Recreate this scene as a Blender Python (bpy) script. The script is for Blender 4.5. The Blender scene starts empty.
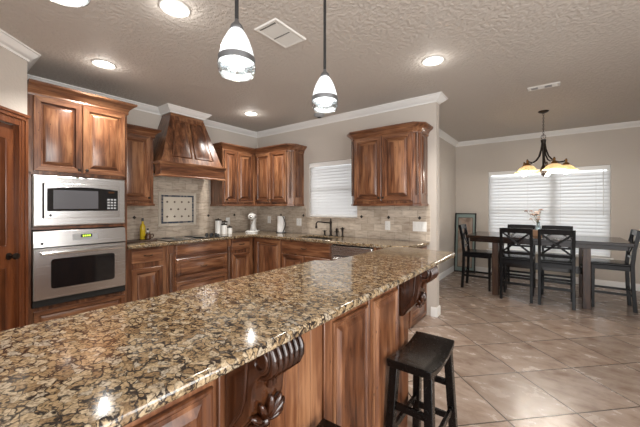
import bpy, bmesh, math, random
from mathutils import Vector, Matrix
random.seed(7)
PI = math.pi
scene = bpy.context.scene
col = scene.collection

# ------------------------------------------------------------------ camera
CAM = (4.436, -3.89, 1.367)
cd = bpy.data.cameras.new('camera')
cam = bpy.data.objects.new('camera', cd)
col.objects.link(cam)
cam.location = CAM
cam.rotation_euler = (PI/2, 0, 0.648)
cd.sensor_fit = 'HORIZONTAL'
cd.sensor_width = 36.0
cd.lens = 36.0*305.5/640.0
cd.shift_y = -6.8/640.0
cd.clip_start = 0.02
scene.camera = cam

# ------------------------------------------------------------------ world, daylight, exposure
vs = scene.view_settings
vs.view_transform = 'Standard'
vs.look = 'None'
vs.gamma = 1.0
vs.use_curve_mapping = False
vs.exposure = 0.84

world = bpy.data.worlds.new('sky')
scene.world = world
world.use_nodes = True
bg = world.node_tree.nodes['Background']
bg.inputs[0].default_value = (0.90, 0.95, 1.0, 1)
bg.inputs[1].default_value = 1.05

def area_light(name, loc, rot, sx, sy, energy, color=(1, 1, 1)):
    ld = bpy.data.lights.new(name, 'AREA')
    ld.shape = 'RECTANGLE'
    ld.size = sx
    ld.size_y = sy
    ld.energy = energy
    ld.color = color
    o = bpy.data.objects.new(name, ld)
    col.objects.link(o)
    o.location = loc
    o.rotation_euler = rot
    return o

# daylight falling on the two blinds from outside
area_light('daylight_dining', (4.32, 3.75, 1.30), (-PI/2, 0, 0), 2.3, 1.9, 27, (0.95, 0.98, 1.0))
area_light('daylight_kitchen', (1.80, 0.65, 1.65), (-PI/2, 0, 0), 1.5, 1.2, 11, (0.95, 0.98, 1.0))
# added fill light at the open back of the room, behind the camera
area_light('fill_light_back', (5.6, -7.8, 1.6), (PI/2, 0, 0.25), 4.0, 2.2, 70, (1.0, 0.98, 0.96))
# side light for an unseen living-room window added in the right-hand wall
area_light('added_daylight_right', (7.6, -3.85, 1.45), (0, PI/2, 0), 2.4, 4.0, 165, (1.0, 0.98, 0.95))

# ------------------------------------------------------------------ materials
def nt_new(name):
    m = bpy.data.materials.new(name)
    m.use_nodes = True
    nt = m.node_tree
    p = nt.nodes['Principled BSDF']
    return m, nt, p

def nd(nt, typ, **kw):
    n = nt.nodes.new(typ)
    for k, v in kw.items():
        setattr(n, k, v)
    return n

def simple(name, colr, rough=0.5, metal=0.0, coat=0.0, spec=0.5, emit=None, es=0.0, bump=0.0, bscale=60):
    m, nt, p = nt_new(name)
    p.inputs['Base Color'].default_value = (*colr, 1)
    p.inputs['Roughness'].default_value = rough
    p.inputs['Metallic'].default_value = metal
    p.inputs['Coat Weight'].default_value = coat
    p.inputs['Specular IOR Level'].default_value = spec
    if emit:
        p.inputs['Emission Color'].default_value = (*emit, 1)
        p.inputs['Emission Strength'].default_value = es
    tc = nd(nt, 'ShaderNodeTexCoord')
    nz = nd(nt, 'ShaderNodeTexNoise')
    nz.inputs['Scale'].default_value = bscale
    nz.inputs['Detail'].default_value = 3
    nt.links.new(tc.outputs['Object'], nz.inputs['Vector'])
    mr = nd(nt, 'ShaderNodeMapRange')
    mr.inputs['To Min'].default_value = max(0.02, rough-0.05)
    mr.inputs['To Max'].default_value = min(1.0, rough+0.05)
    nt.links.new(nz.outputs['Fac'], mr.inputs['Value'])
    nt.links.new(mr.outputs['Result'], p.inputs['Roughness'])
    if bump:
        b = nd(nt, 'ShaderNodeBump')
        b.inputs['Strength'].default_value = bump
        b.inputs['Distance'].default_value = 0.004
        nt.links.new(nz.outputs['Fac'], b.inputs['Height'])
        nt.links.new(b.outputs['Normal'], p.inputs['Normal'])
    return m

def ramp(nt, stops):
    r = nd(nt, 'ShaderNodeValToRGB')
    e = r.color_ramp.elements
    while len(e) > 1:
        e.remove(e[-1])
    e[0].position = stops[0][0]
    e[0].color = (*stops[0][1], 1)
    for pos, c in stops[1:]:
        x = e.new(pos)
        x.color = (*c, 1)
    return r

def wood(name, axis='z', dark=1.0, rough=0.30, tint=(1, 1, 1), flat=0.0, coat=0.25):
    m, nt, p = nt_new(name)
    L = nt.links.new
    tc = nd(nt, 'ShaderNodeTexCoord')
    oi = nd(nt, 'ShaderNodeObjectInfo')
    mul = nd(nt, 'ShaderNodeMath', operation='MULTIPLY')
    mul.inputs[1].default_value = 37.0
    L(oi.outputs['Random'], mul.inputs[0])
    add = nd(nt, 'ShaderNodeVectorMath', operation='ADD')
    L(tc.outputs['Object'], add.inputs[0])
    L(mul.outputs[0], add.inputs[1])
    mp = nd(nt, 'ShaderNodeMapping')
    L(add.outputs[0], mp.inputs['Vector'])
    mp.inputs['Scale'].default_value = {'z': (14, 14, 2.0), 'x': (2.0, 14, 14), 'y': (14, 2.0, 14)}[axis]
    n1 = nd(nt, 'ShaderNodeTexNoise')
    n1.inputs['Scale'].default_value = 1.5
    n1.inputs['Detail'].default_value = 5
    n1.inputs['Distortion'].default_value = 0.6
    L(mp.outputs[0], n1.inputs['Vector'])
    mp2 = nd(nt, 'ShaderNodeMapping')
    L(add.outputs[0], mp2.inputs['Vector'])
    mp2.inputs['Scale'].default_value = {'z': (90, 90, 4), 'x': (4, 90, 90), 'y': (90, 4, 90)}[axis]
    n2 = nd(nt, 'ShaderNodeTexNoise')
    n2.inputs['Scale'].default_value = 1.0
    n2.inputs['Detail'].default_value = 4
    L(mp2.outputs[0], n2.inputs['Vector'])
    # boards of different tone glued side by side
    mp3 = nd(nt, 'ShaderNodeMapping')
    L(add.outputs[0], mp3.inputs['Vector'])
    mp3.inputs['Scale'].default_value = {'z': (9, 0.01, 0.01), 'x': (0.01, 0.01, 9), 'y': (0.01, 0.01, 9)}[axis]
    n3 = nd(nt, 'ShaderNodeTexVoronoi')
    n3.inputs['Scale'].default_value = 1.0
    L(mp3.outputs[0], n3.inputs['Vector'])
    sep = nd(nt, 'ShaderNodeSeparateColor')
    L(n3.outputs['Color'], sep.inputs[0])
    # f = n1*0.75 + n2*0.25 + (board-.5)*.2
    a = nd(nt, 'ShaderNodeMath', operation='MULTIPLY'); a.inputs[1].default_value = 0.66
    L(n1.outputs['Fac'], a.inputs[0])
    b = nd(nt, 'ShaderNodeMath', operation='MULTIPLY_ADD'); b.inputs[1].default_value = 0.30
    L(n2.outputs['Fac'], b.inputs[0]); L(a.outputs[0], b.inputs[2])
    c = nd(nt, 'ShaderNodeMath', operation='MULTIPLY_ADD'); c.inputs[1].default_value = 0.16
    L(sep.outputs[0], c.inputs[0]); L(b.outputs[0], c.inputs[2])
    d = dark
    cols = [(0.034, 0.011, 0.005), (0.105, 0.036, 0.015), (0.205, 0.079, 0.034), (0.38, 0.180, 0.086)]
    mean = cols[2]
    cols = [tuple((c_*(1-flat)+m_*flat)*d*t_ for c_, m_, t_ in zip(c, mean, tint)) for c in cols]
    r = ramp(nt, list(zip((0.32, 0.45, 0.57, 0.72), cols)))
    L(c.outputs[0], r.inputs['Fac'])
    # dark knots
    kn = nd(nt, 'ShaderNodeTexVoronoi')
    mp4 = nd(nt, 'ShaderNodeMapping')
    L(add.outputs[0], mp4.inputs['Vector'])
    mp4.inputs['Scale'].default_value = {'z': (5, 5, 2.6), 'x': (2.6, 5, 5), 'y': (5, 2.6, 5)}[axis]
    L(mp4.outputs[0], kn.inputs['Vector'])
    kr = ramp(nt, [(0.03, (0.25, 0.2, 0.18)), (0.13, (1, 1, 1))])
    L(kn.outputs['Distance'], kr.inputs['Fac'])
    mx = nd(nt, 'ShaderNodeMix', data_type='RGBA', blend_type='MULTIPLY')
    mx.inputs['Factor'].default_value = 1.0
    L(r.outputs['Color'], mx.inputs[6]); L(kr.outputs['Color'], mx.inputs[7])
    L(mx.outputs[2], p.inputs['Base Color'])
    p.inputs['Roughness'].default_value = rough
    p.inputs['Coat Weight'].default_value = coat
    p.inputs['Coat Roughness'].default_value = 0.18
    bm = nd(nt, 'ShaderNodeBump')
    bm.inputs['Strength'].default_value = 0.10
    bm.inputs['Distance'].default_value = 0.002
    L(n2.outputs['Fac'], bm.inputs['Height'])
    L(bm.outputs['Normal'], p.inputs['Normal'])
    return m

def granite(name):
    m, nt, p = nt_new(name)
    L = nt.links.new
    tc = nd(nt, 'ShaderNodeTexCoord')
    wn = nd(nt, 'ShaderNodeTexNoise')
    wn.inputs['Scale'].default_value = 45
    wn.inputs['Detail'].default_value = 4
    L(tc.outputs['Object'], wn.inputs['Vector'])
    sub = nd(nt, 'ShaderNodeVectorMath', operation='SUBTRACT')
    sub.inputs[1].default_value = (0.5, 0.5, 0.5)
    L(wn.outputs['Color'], sub.inputs[0])
    sc = nd(nt, 'ShaderNodeVectorMath', operation='SCALE')
    sc.inputs['Scale'].default_value = 0.034
    L(sub.outputs[0], sc.inputs[0])
    ad = nd(nt, 'ShaderNodeVectorMath', operation='ADD')
    L(tc.outputs['Object'], ad.inputs[0]); L(sc.outputs[0], ad.inputs[1])
    mp = nd(nt, 'ShaderNodeMapping')
    mp.inputs['Rotation'].default_value = (0, 0, 0.5)
    mp.inputs['Scale'].default_value = (1.0, 1.7, 1.3)
    L(ad.outputs[0], mp.inputs['Vector'])
    # blobs
    v1 = nd(nt, 'ShaderNodeTexVoronoi'); v1.inputs['Scale'].default_value = 44
    L(mp.outputs[0], v1.inputs['Vector'])
    sep = nd(nt, 'ShaderNodeSeparateColor'); L(v1.outputs['Color'], sep.inputs[0])
    blob = ramp(nt, [(0.0, (0.19, 0.125, 0.068)), (0.25, (0.27, 0.19, 0.108)), (0.5, (0.35, 0.26, 0.155)),
                     (0.75, (0.42, 0.335, 0.225)), (1.0, (0.36, 0.32, 0.26))])
    L(sep.outputs[0], blob.inputs['Fac'])
    fine = nd(nt, 'ShaderNodeTexNoise'); fine.inputs['Scale'].default_value = 190; fine.inputs['Detail'].default_value = 4
    L(tc.outputs['Object'], fine.inputs['Vector'])
    fr = ramp(nt, [(0.30, (0.16, 0.14, 0.13)), (0.40, (0.62, 0.59, 0.56)), (0.62, (1.1, 1.08, 1.06))])
    L(fine.outputs['Fac'], fr.inputs['Fac'])
    mx = nd(nt, 'ShaderNodeMix', data_type='RGBA', blend_type='MULTIPLY'); mx.inputs['Factor'].default_value = 1
    L(blob.outputs['Color'], mx.inputs[6]); L(fr.outputs['Color'], mx.inputs[7])
    # dark veins along the blob borders, broken up
    v2 = nd(nt, 'ShaderNodeTexVoronoi', feature='DISTANCE_TO_EDGE'); v2.inputs['Scale'].default_value = 44
    L(mp.outputs[0], v2.inputs['Vector'])
    brk = nd(nt, 'ShaderNodeTexNoise'); brk.inputs['Scale'].default_value = 42; brk.inputs['Detail'].default_value = 3
    L(tc.outputs['Object'], brk.inputs['Vector'])
    th = nd(nt, 'ShaderNodeMapRange')
    th.inputs['From Min'].default_value = 0.40; th.inputs['From Max'].default_value = 0.66
    th.inputs['To Min'].default_value = 0.0; th.inputs['To Max'].default_value = 0.15
    L(brk.outputs['Fac'], th.inputs['Value'])
    dif = nd(nt, 'ShaderNodeMath', operation='SUBTRACT')
    L(th.outputs['Result'], dif.inputs[0]); L(v2.outputs['Distance'], dif.inputs[1])
    sm = nd(nt, 'ShaderNodeMapRange')
    sm.inputs['From Min'].default_value = -0.05; sm.inputs['From Max'].default_value = 0.05
    L(dif.outputs[0], sm.inputs['Value'])
    mx2 = nd(nt, 'ShaderNodeMix', data_type='RGBA')
    L(sm.outputs['Result'], mx2.inputs['Factor'])
    L(mx.outputs[2], mx2.inputs[6])
    vein = ramp(nt, [(0.35, (0.010, 0.009, 0.009)), (0.6, (0.026, 0.018, 0.014)), (0.75, (0.030, 0.031, 0.036))])
    L(fine.outputs['Fac'], vein.inputs['Fac'])
    L(vein.outputs['Color'], mx2.inputs[7])
    L(mx2.outputs[2], p.inputs['Base Color'])
    p.inputs['Roughness'].default_value = 0.09
    p.inputs['Specular IOR Level'].default_value = 0.6
    return m

def floor_tile():
    m, nt, p = nt_new('travertine_floor_tile')
    L = nt.links.new
    S = 0.505
    geo = nd(nt, 'ShaderNodeNewGeometry')
    mp = nd(nt, 'ShaderNodeMapping', vector_type='TEXTURE')
    mp.inputs['Location'].default_value = (4.214, -0.895, 0)
    mp.inputs['Rotation'].default_value = (0, 0, PI/4)
    mp.inputs['Scale'].default_value = (S, S, S)
    L(geo.outputs['Position'], mp.inputs['Vector'])
    fz = nd(nt, 'ShaderNodeVectorMath', operation='MULTIPLY_ADD')
    fz.inputs[1].default_value = (1, 1, 0); fz.inputs[2].default_value = (0, 0, 0.5)
    L(mp.outputs[0], fz.inputs[0])
    fr = nd(nt, 'ShaderNodeVectorMath', operation='FRACTION'); L(fz.outputs[0], fr.inputs[0])
    fl = nd(nt, 'ShaderNodeVectorMath', operation='FLOOR'); L(fz.outputs[0], fl.inputs[0])
    s1 = nd(nt, 'ShaderNodeVectorMath', operation='SUBTRACT'); s1.inputs[1].default_value = (0.5, 0.5, 0.5)
    L(fr.outputs[0], s1.inputs[0])
    ab = nd(nt, 'ShaderNodeVectorMath', operation='ABSOLUTE'); L(s1.outputs[0], ab.inputs[0])
    sx = nd(nt, 'ShaderNodeSeparateXYZ'); L(ab.outputs[0], sx.inputs[0])
    mxm = nd(nt, 'ShaderNodeMath', operation='MAXIMUM'); L(sx.outputs[0], mxm.inputs[0]); L(sx.outputs[1], mxm.inputs[1])
    gm = nd(nt, 'ShaderNodeMapRange')
    gm.inputs['From Min'].default_value = 0.4885; gm.inputs['From Max'].default_value = 0.4935
    L(mxm.outputs[0], gm.inputs['Value'])
    wn = nd(nt, 'ShaderNodeTexWhiteNoise'); L(fl.outputs[0], wn.inputs['Vector'])
    off = nd(nt, 'ShaderNodeVectorMath', operation='MULTIPLY_ADD')
    off.inputs[1].default_value = (20, 20, 20)
    L(wn.outputs['Color'], off.inputs[0]); L(geo.outputs['Position'], off.inputs[2])
    st = nd(nt, 'ShaderNodeMapping'); st.inputs['Scale'].default_value = (1.0, 1.6, 1); st.inputs['Rotation'].default_value = (0, 0, 0.4)
    L(off.outputs[0], st.inputs['Vector'])
    n = nd(nt, 'ShaderNodeTexNoise'); n.inputs['Scale'].default_value = 6.0; n.inputs['Detail'].default_value = 8; n.inputs['Roughness'].default_value = 0.60; n.inputs['Distortion'].default_value = 0.25
    L(st.outputs[0], n.inputs['Vector'])
    r = ramp(nt, [(0.28, (0.215, 0.140, 0.100)), (0.45, (0.31, 0.228, 0.178)), (0.60, (0.375, 0.295, 0.242)), (0.85, (0.46, 0.385, 0.325))])
    L(n.outputs['Fac'], r.inputs['Fac'])
    hv = nd(nt, 'ShaderNodeMapRange'); hv.inputs['To Min'].default_value = 0.82; hv.inputs['To Max'].default_value = 1.12
    L(wn.outputs['Value'], hv.inputs['Value'])
    sc = nd(nt, 'ShaderNodeVectorMath', operation='SCALE'); L(r.outputs['Color'], sc.inputs[0]); L(hv.outputs['Result'], sc.inputs['Scale'])
    mx = nd(nt, 'ShaderNodeMix', data_type='RGBA')
    L(gm.outputs['Result'], mx.inputs['Factor']); L(sc.outputs[0], mx.inputs[6])
    mx.inputs[7].default_value = (0.055, 0.038, 0.028, 1)
    L(mx.outputs[2], p.inputs['Base Color'])
    rr = nd(nt, 'ShaderNodeMapRange'); rr.inputs['To Min'].default_value = 0.17; rr.inputs['To Max'].default_value = 0.34
    p.inputs['Specular IOR Level'].default_value = 0.8
    L(n.outputs['Fac'], rr.inputs['Value'])
    L(rr.outputs['Result'], p.inputs['Roughness'])
    bp = nd(nt, 'ShaderNodeBump'); bp.inputs['Strength'].default_value = 0.25; bp.inputs['Distance'].default_value = 0.003; bp.invert = True
    L(gm.outputs['Result'], bp.inputs['Height'])
    bp2 = nd(nt, 'ShaderNodeBump'); bp2.inputs['Strength'].default_value = 0.05; bp2.inputs['Distance'].default_value = 0.004
    L(n.outputs['Fac'], bp2.inputs['Height']); L(bp.outputs['Normal'], bp2.inputs['Normal'])
    L(bp2.outputs['Normal'], p.inputs['Normal'])
    return m

def plaster(name, colr, bump, scale):
    m, nt, p = nt_new(name)
    L = nt.links.new
    geo = nd(nt, 'ShaderNodeNewGeometry')
    n = nd(nt, 'ShaderNodeTexNoise'); n.inputs['Scale'].default_value = scale; n.inputs['Detail'].default_value = 3; n.inputs['Roughness'].default_value = 0.55
    L(geo.outputs['Position'], n.inputs['Vector'])
    r = ramp(nt, [(0.42, (0, 0, 0)), (0.58, (1, 1, 1))]); L(n.outputs['Fac'], r.inputs['Fac'])
    b = nd(nt, 'ShaderNodeBump'); b.inputs['Strength'].default_value = bump; b.inputs['Distance'].default_value = 0.008
    L(r.outputs['Color'], b.inputs['Height']); L(b.outputs['Normal'], p.inputs['Normal'])
    p.inputs['Base Color'].default_value = (*colr, 1)
    p.inputs['Roughness'].default_value = 0.7
    p.inputs['Specular IOR Level'].default_value = 0.3
    return m

def splash_tile():
    # tumbled stone backsplash, small running tiles
    m, nt, p = nt_new('tumbled_stone_tile')
    L = nt.links.new
    geo = nd(nt, 'ShaderNodeNewGeometry')
    sp = nd(nt, 'ShaderNodeSeparateXYZ'); L(geo.outputs['Position'], sp.inputs[0])
    s = nd(nt, 'ShaderNodeMath', operation='SUBTRACT'); L(sp.outputs[0], s.inputs[0]); L(sp.outputs[1], s.inputs[1])
    z = nd(nt, 'ShaderNodeMath', operation='SUBTRACT'); L(sp.outputs[2], z.inputs[0]); z.inputs[1].default_value = 0.925
    cb = nd(nt, 'ShaderNodeCombineXYZ'); L(s.outputs[0], cb.inputs[0]); L(z.outputs[0], cb.inputs[1])
    br = nd(nt, 'ShaderNodeTexBrick')
    br.offset = 0.5
    br.inputs['Scale'].default_value = 1.0
    br.inputs['Brick Width'].default_value = 0.205
    br.inputs['Row Height'].default_value = 0.1
    br.inputs['Mortar Size'].default_value = 0.0025
    br.inputs['Mortar Smooth'].default_value = 0.3
    br.inputs['Bias'].default_value = 0.0
    br.inputs['Color1'].default_value = (0.44, 0.37, 0.30, 1)
    br.inputs['Color2'].default_value = (0.60, 0.53, 0.45, 1)
    br.inputs['Mortar'].default_value = (0.33, 0.28, 0.23, 1)
    L(cb.outputs[0], br.inputs['Vector'])
    mp = nd(nt, 'ShaderNodeMapping'); mp.inputs['Scale'].default_value = (5, 5, 22)
    L(geo.outputs['Position'], mp.inputs['Vector'])
    n = nd(nt, 'ShaderNodeTexNoise'); n.inputs['Scale'].default_value = 1.6; n.inputs['Detail'].default_value = 6; n.inputs['Roughness'].default_value = 0.65
    L(mp.outputs[0], n.inputs['Vector'])
    r = ramp(nt, [(0.3, (0.62, 0.56, 0.52)), (0.5, (0.95, 0.93, 0.9)), (0.7, (1.15, 1.13, 1.1))]); L(n.outputs['Fac'], r.inputs['Fac'])
    mx = nd(nt, 'ShaderNodeMix', data_type='RGBA', blend_type='MULTIPLY'); mx.inputs['Factor'].default_value = 1
    L(br.outputs['Color'], mx.inputs[6]); L(r.outputs['Color'], mx.inputs[7])
    L(mx.outputs[2], p.inputs['Base Color'])
    p.inputs['Roughness'].default_value = 0.36
    b = nd(nt, 'ShaderNodeBump'); b.inputs['Strength'].default_value = 0.3; b.inputs['Distance'].default_value = 0.003; b.invert = True
    L(br.outputs['Fac'], b.inputs['Height']); L(b.outputs['Normal'], p.inputs['Normal'])
    return m

def steel(name, axis=0):
    m, nt, p = nt_new(name)
    L = nt.links.new
    tc = nd(nt, 'ShaderNodeTexCoord')
    mp = nd(nt, 'ShaderNodeMapping'); mp.inputs['Scale'].default_value = (1, 1, 400)
    L(tc.outputs['Object'], mp.inputs['Vector'])
    n = nd(nt, 'ShaderNodeTexNoise'); n.inputs['Scale'].default_value = 1.0; n.inputs['Detail'].default_value = 2
    L(mp.outputs[0], n.inputs['Vector'])
    mr = nd(nt, 'ShaderNodeMapRange'); mr.inputs['To Min'].default_value = 0.24; mr.inputs['To Max'].default_value = 0.29
    L(n.outputs['Fac'], mr.inputs['Value']); L(mr.outputs['Result'], p.inputs['Roughness'])
    p.inputs['Base Color'].default_value = (0.58, 0.575, 0.57, 1)
    p.inputs['Metallic'].default_value = 1.0
    return m

def glass_thin(name, tint=(1, 1, 1), gloss=0.08):
    m, nt, p = nt_new(name)
    L = nt.links.new
    t = nd(nt, 'ShaderNodeBsdfTransparent'); t.inputs[0].default_value = (*tint, 1)
    g = nd(nt, 'ShaderNodeBsdfGlossy'); g.inputs['Roughness'].default_value = 0.03
    lw = nd(nt, 'ShaderNodeLayerWeight'); lw.inputs[0].default_value = 0.25
    mr = nd(nt, 'ShaderNodeMapRange'); mr.inputs['To Min'].default_value = gloss; mr.inputs['To Max'].default_value = 0.7
    L(lw.outputs['Facing'], mr.inputs['Value'])
    mx = nd(nt, 'ShaderNodeMixShader')
    L(mr.outputs['Result'], mx.inputs[0]); L(t.outputs[0], mx.inputs[1]); L(g.outputs[0], mx.inputs[2])
    L(mx.outputs[0], nt.nodes['Material Output'].inputs[0])
    return m

def translucent(name, colr, mix=0.5):
    m, nt, p = nt_new(name)
    L = nt.links.new
    d = nd(nt, 'ShaderNodeBsdfDiffuse'); d.inputs[0].default_value = (*colr, 1)
    t = nd(nt, 'ShaderNodeBsdfTranslucent'); t.inputs[0].default_value = (*colr, 1)
    mx = nd(nt, 'ShaderNodeMixShader'); mx.inputs[0].default_value = mix
    L(d.outputs[0], mx.inputs[1]); L(t.outputs[0], mx.inputs[2])
    L(mx.outputs[0], nt.nodes['Material Output'].inputs[0])
    return m

M = {}
M['wz'] = wood('stained_alder_upright', 'z', dark=0.74)
M['wx'] = wood('stained_alder_level', 'x', dark=0.74)
M['wp'] = wood('stained_alder_peninsula', 'z', dark=0.74)
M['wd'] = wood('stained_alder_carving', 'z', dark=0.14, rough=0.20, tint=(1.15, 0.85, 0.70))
M['wdoor'] = wood('stained_pantry_door', 'z', dark=0.62, tint=(1.05, 0.80, 0.62), flat=0.6)
M['table'] = wood('dark_table_wood', 'x', dark=0.07, rough=0.16, coat=0.0)
M['tleg'] = wood('dark_table_leg_wood', 'z', dark=0.22, rough=0.30, coat=0.0)
M['wr'] = wood('stained_alder_rope', 'z', dark=0.42, rough=0.28)
M['sinkm'] = simple('dark_sink_steel', (0.06, 0.058, 0.055), 0.4, 0.8)
M['granite'] = granite('gold_granite')
M['floor'] = floor_tile()
M['ceil'] = plaster('taupe_knockdown_ceiling', (0.55, 0.510, 0.468), 0.50, 33)
M['wall'] = plaster('taupe_wall_paint', (0.52, 0.470, 0.420), 0.10, 40)
M['trim'] = simple('white_trim_paint', (0.78, 0.77, 0.75), 0.35)
M['splash'] = splash_tile()
M['steel'] = steel('brushed_steel')
M['chrome'] = simple('polished_steel', (0.7, 0.7, 0.7), 0.12, 1.0)
M['bglass'] = simple('black_glass', (0.008, 0.008, 0.009), 0.06, 0.0, 0.0, 0.6)
M['mwglass'] = simple('grey_mesh_glass', (0.10, 0.10, 0.11), 0.15)
M['black'] = simple('black_paint', (0.010, 0.010, 0.011), 0.30, coat=0.2)
M['stool'] = simple('black_lacquer', (0.004, 0.003, 0.0027), 0.26, coat=0.0, spec=0.35)
M['chair'] = simple('black_chair_lacquer', (0.004, 0.004, 0.005), 0.22, coat=0.0, spec=0.28)
M['bronze'] = simple('oil_rubbed_bronze', (0.030, 0.022, 0.017), 0.35, 0.7)
M['gold'] = simple('antique_gold_metal', (0.24, 0.125, 0.045), 0.35, 0.8)
M['nickel'] = simple('brushed_nickel', (0.20, 0.205, 0.215), 0.38, 0.9)
M['white'] = simple('white_plastic', (0.78, 0.77, 0.74), 0.35)
M['ceramic'] = simple('white_ceramic', (0.80, 0.79, 0.76), 0.15)
M['paper'] = simple('white_paper', (0.85, 0.84, 0.82), 0.9, bump=0.2, bscale=90)
M['vent'] = simple('white_vent_enamel', (0.74, 0.73, 0.70), 0.4)
M['dark'] = simple('dark_recess', (0.012, 0.012, 0.012), 0.8)
M['grey'] = simple('grey_fixture', (0.33, 0.34, 0.35), 0.5)
M['oil'] = simple('yellow_olive_oil', (0.55, 0.40, 0.02), 0.08, coat=0.4)
M['amber'] = simple('dark_brown_glaze', (0.05, 0.022, 0.010), 0.15)
M['board'] = simple('dark_walnut_board', (0.045, 0.022, 0.014), 0.45)
M['stone'] = simple('cream_stone_moulding', (0.62, 0.55, 0.46), 0.4, bump=0.3, bscale=30)
M['field'] = simple('ivory_mosaic_stone', (0.70, 0.64, 0.54), 0.35, bump=0.3, bscale=40)
M['mosaicA'] = simple('blue_grey_mosaic', (0.060, 0.075, 0.105), 0.25)
M['mosaicB'] = simple('slate_mosaic', (0.16, 0.15, 0.15), 0.3)
M['dot'] = simple('brown_accent_tile', (0.10, 0.062, 0.038), 0.3)
M['ddot'] = simple('dark_accent_tile', (0.020, 0.016, 0.014), 0.3)
M['glass'] = glass_thin('window_glass')
M['vase'] = glass_thin('clear_vase_glass', (0.86, 0.93, 0.95), 0.12)
M['slat'] = translucent('white_blind_slat', (0.76, 0.76, 0.76), 0.45)
M['teal'] = simple('teal_mat_board', (0.20, 0.265, 0.25), 0.5)
M['art'] = None
M['petal'] = simple('dried_petal', (0.42, 0.30, 0.24), 0.8)
M['petalB'] = simple('dark_dried_petal', (0.16, 0.085, 0.06), 0.8)
M['stem'] = simple('dry_stem', (0.20, 0.17, 0.09), 0.8)
M['boxwood'] = simple('brown_wooden_riser', (0.24, 0.135, 0.075), 0.5)
M['bulb'] = simple('lit_bulb', (1, 1, 1), 0.3, emit=(1.0, 0.93, 0.80), es=3)
M['lens'] = simple('lit_lens', (1, 1, 1), 0.3, emit=(1.0, 0.97, 0.90), es=7)
M['led'] = simple('green_clock_digits', (0.1, 0.3, 0.02), 0.4, emit=(0.55, 0.9, 0.05), es=1.6)

def shade_mat(name, colr, emit, es):
    m, nt, p = nt_new(name)
    p.inputs['Base Color'].default_value = (*colr, 1)
    p.inputs['Roughness'].default_value = 0.25
    p.inputs['Emission Color'].default_value = (*emit, 1)
    p.inputs['Emission Strength'].default_value = es
    tc = nd(nt, 'ShaderNodeTexCoord')
    n = nd(nt, 'ShaderNodeTexNoise'); n.inputs['Scale'].default_value = 18; n.inputs['Detail'].default_value = 3
    nt.links.new(tc.outputs['Object'], n.inputs['Vector'])
    mr = nd(nt, 'ShaderNodeMapRange'); mr.inputs['To Min'].default_value = es*0.8; mr.inputs['To Max'].default_value = es*1.15
    nt.links.new(n.outputs['Fac'], mr.inputs['Value'])
    nt.links.new(mr.outputs['Result'], p.inputs['Emission Strength'])
    return m
M['pshade'] = shade_mat('frosted_lit_glass', (0.62, 0.65, 0.68), (0.92, 0.97, 1.0), 0.42)
M['pclear'] = glass_thin('clear_rim_glass', (0.90, 0.94, 0.95), 0.22)
M['cshade'] = translucent('alabaster_glass', (0.74, 0.62, 0.44), 0.5)

def art_mat():
    m, nt, p = nt_new('muted_abstract_print')
    tc = nd(nt, 'ShaderNodeTexCoord')
    n = nd(nt, 'ShaderNodeTexNoise'); n.inputs['Scale'].default_value = 6; n.inputs['Detail'].default_value = 4
    nt.links.new(tc.outputs['Object'], n.inputs['Vector'])
    r = ramp(nt, [(0.35, (0.19, 0.13, 0.10)), (0.5, (0.33, 0.25, 0.20)), (0.65, (0.27, 0.27, 0.25))])
    nt.links.new(n.outputs['Fac'], r.inputs['Fac'])
    nt.links.new(r.outputs['Color'], p.inputs['Base Color'])
    p.inputs['Roughness'].default_value = 0.3
    return m
M['art'] = art_mat()

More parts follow.
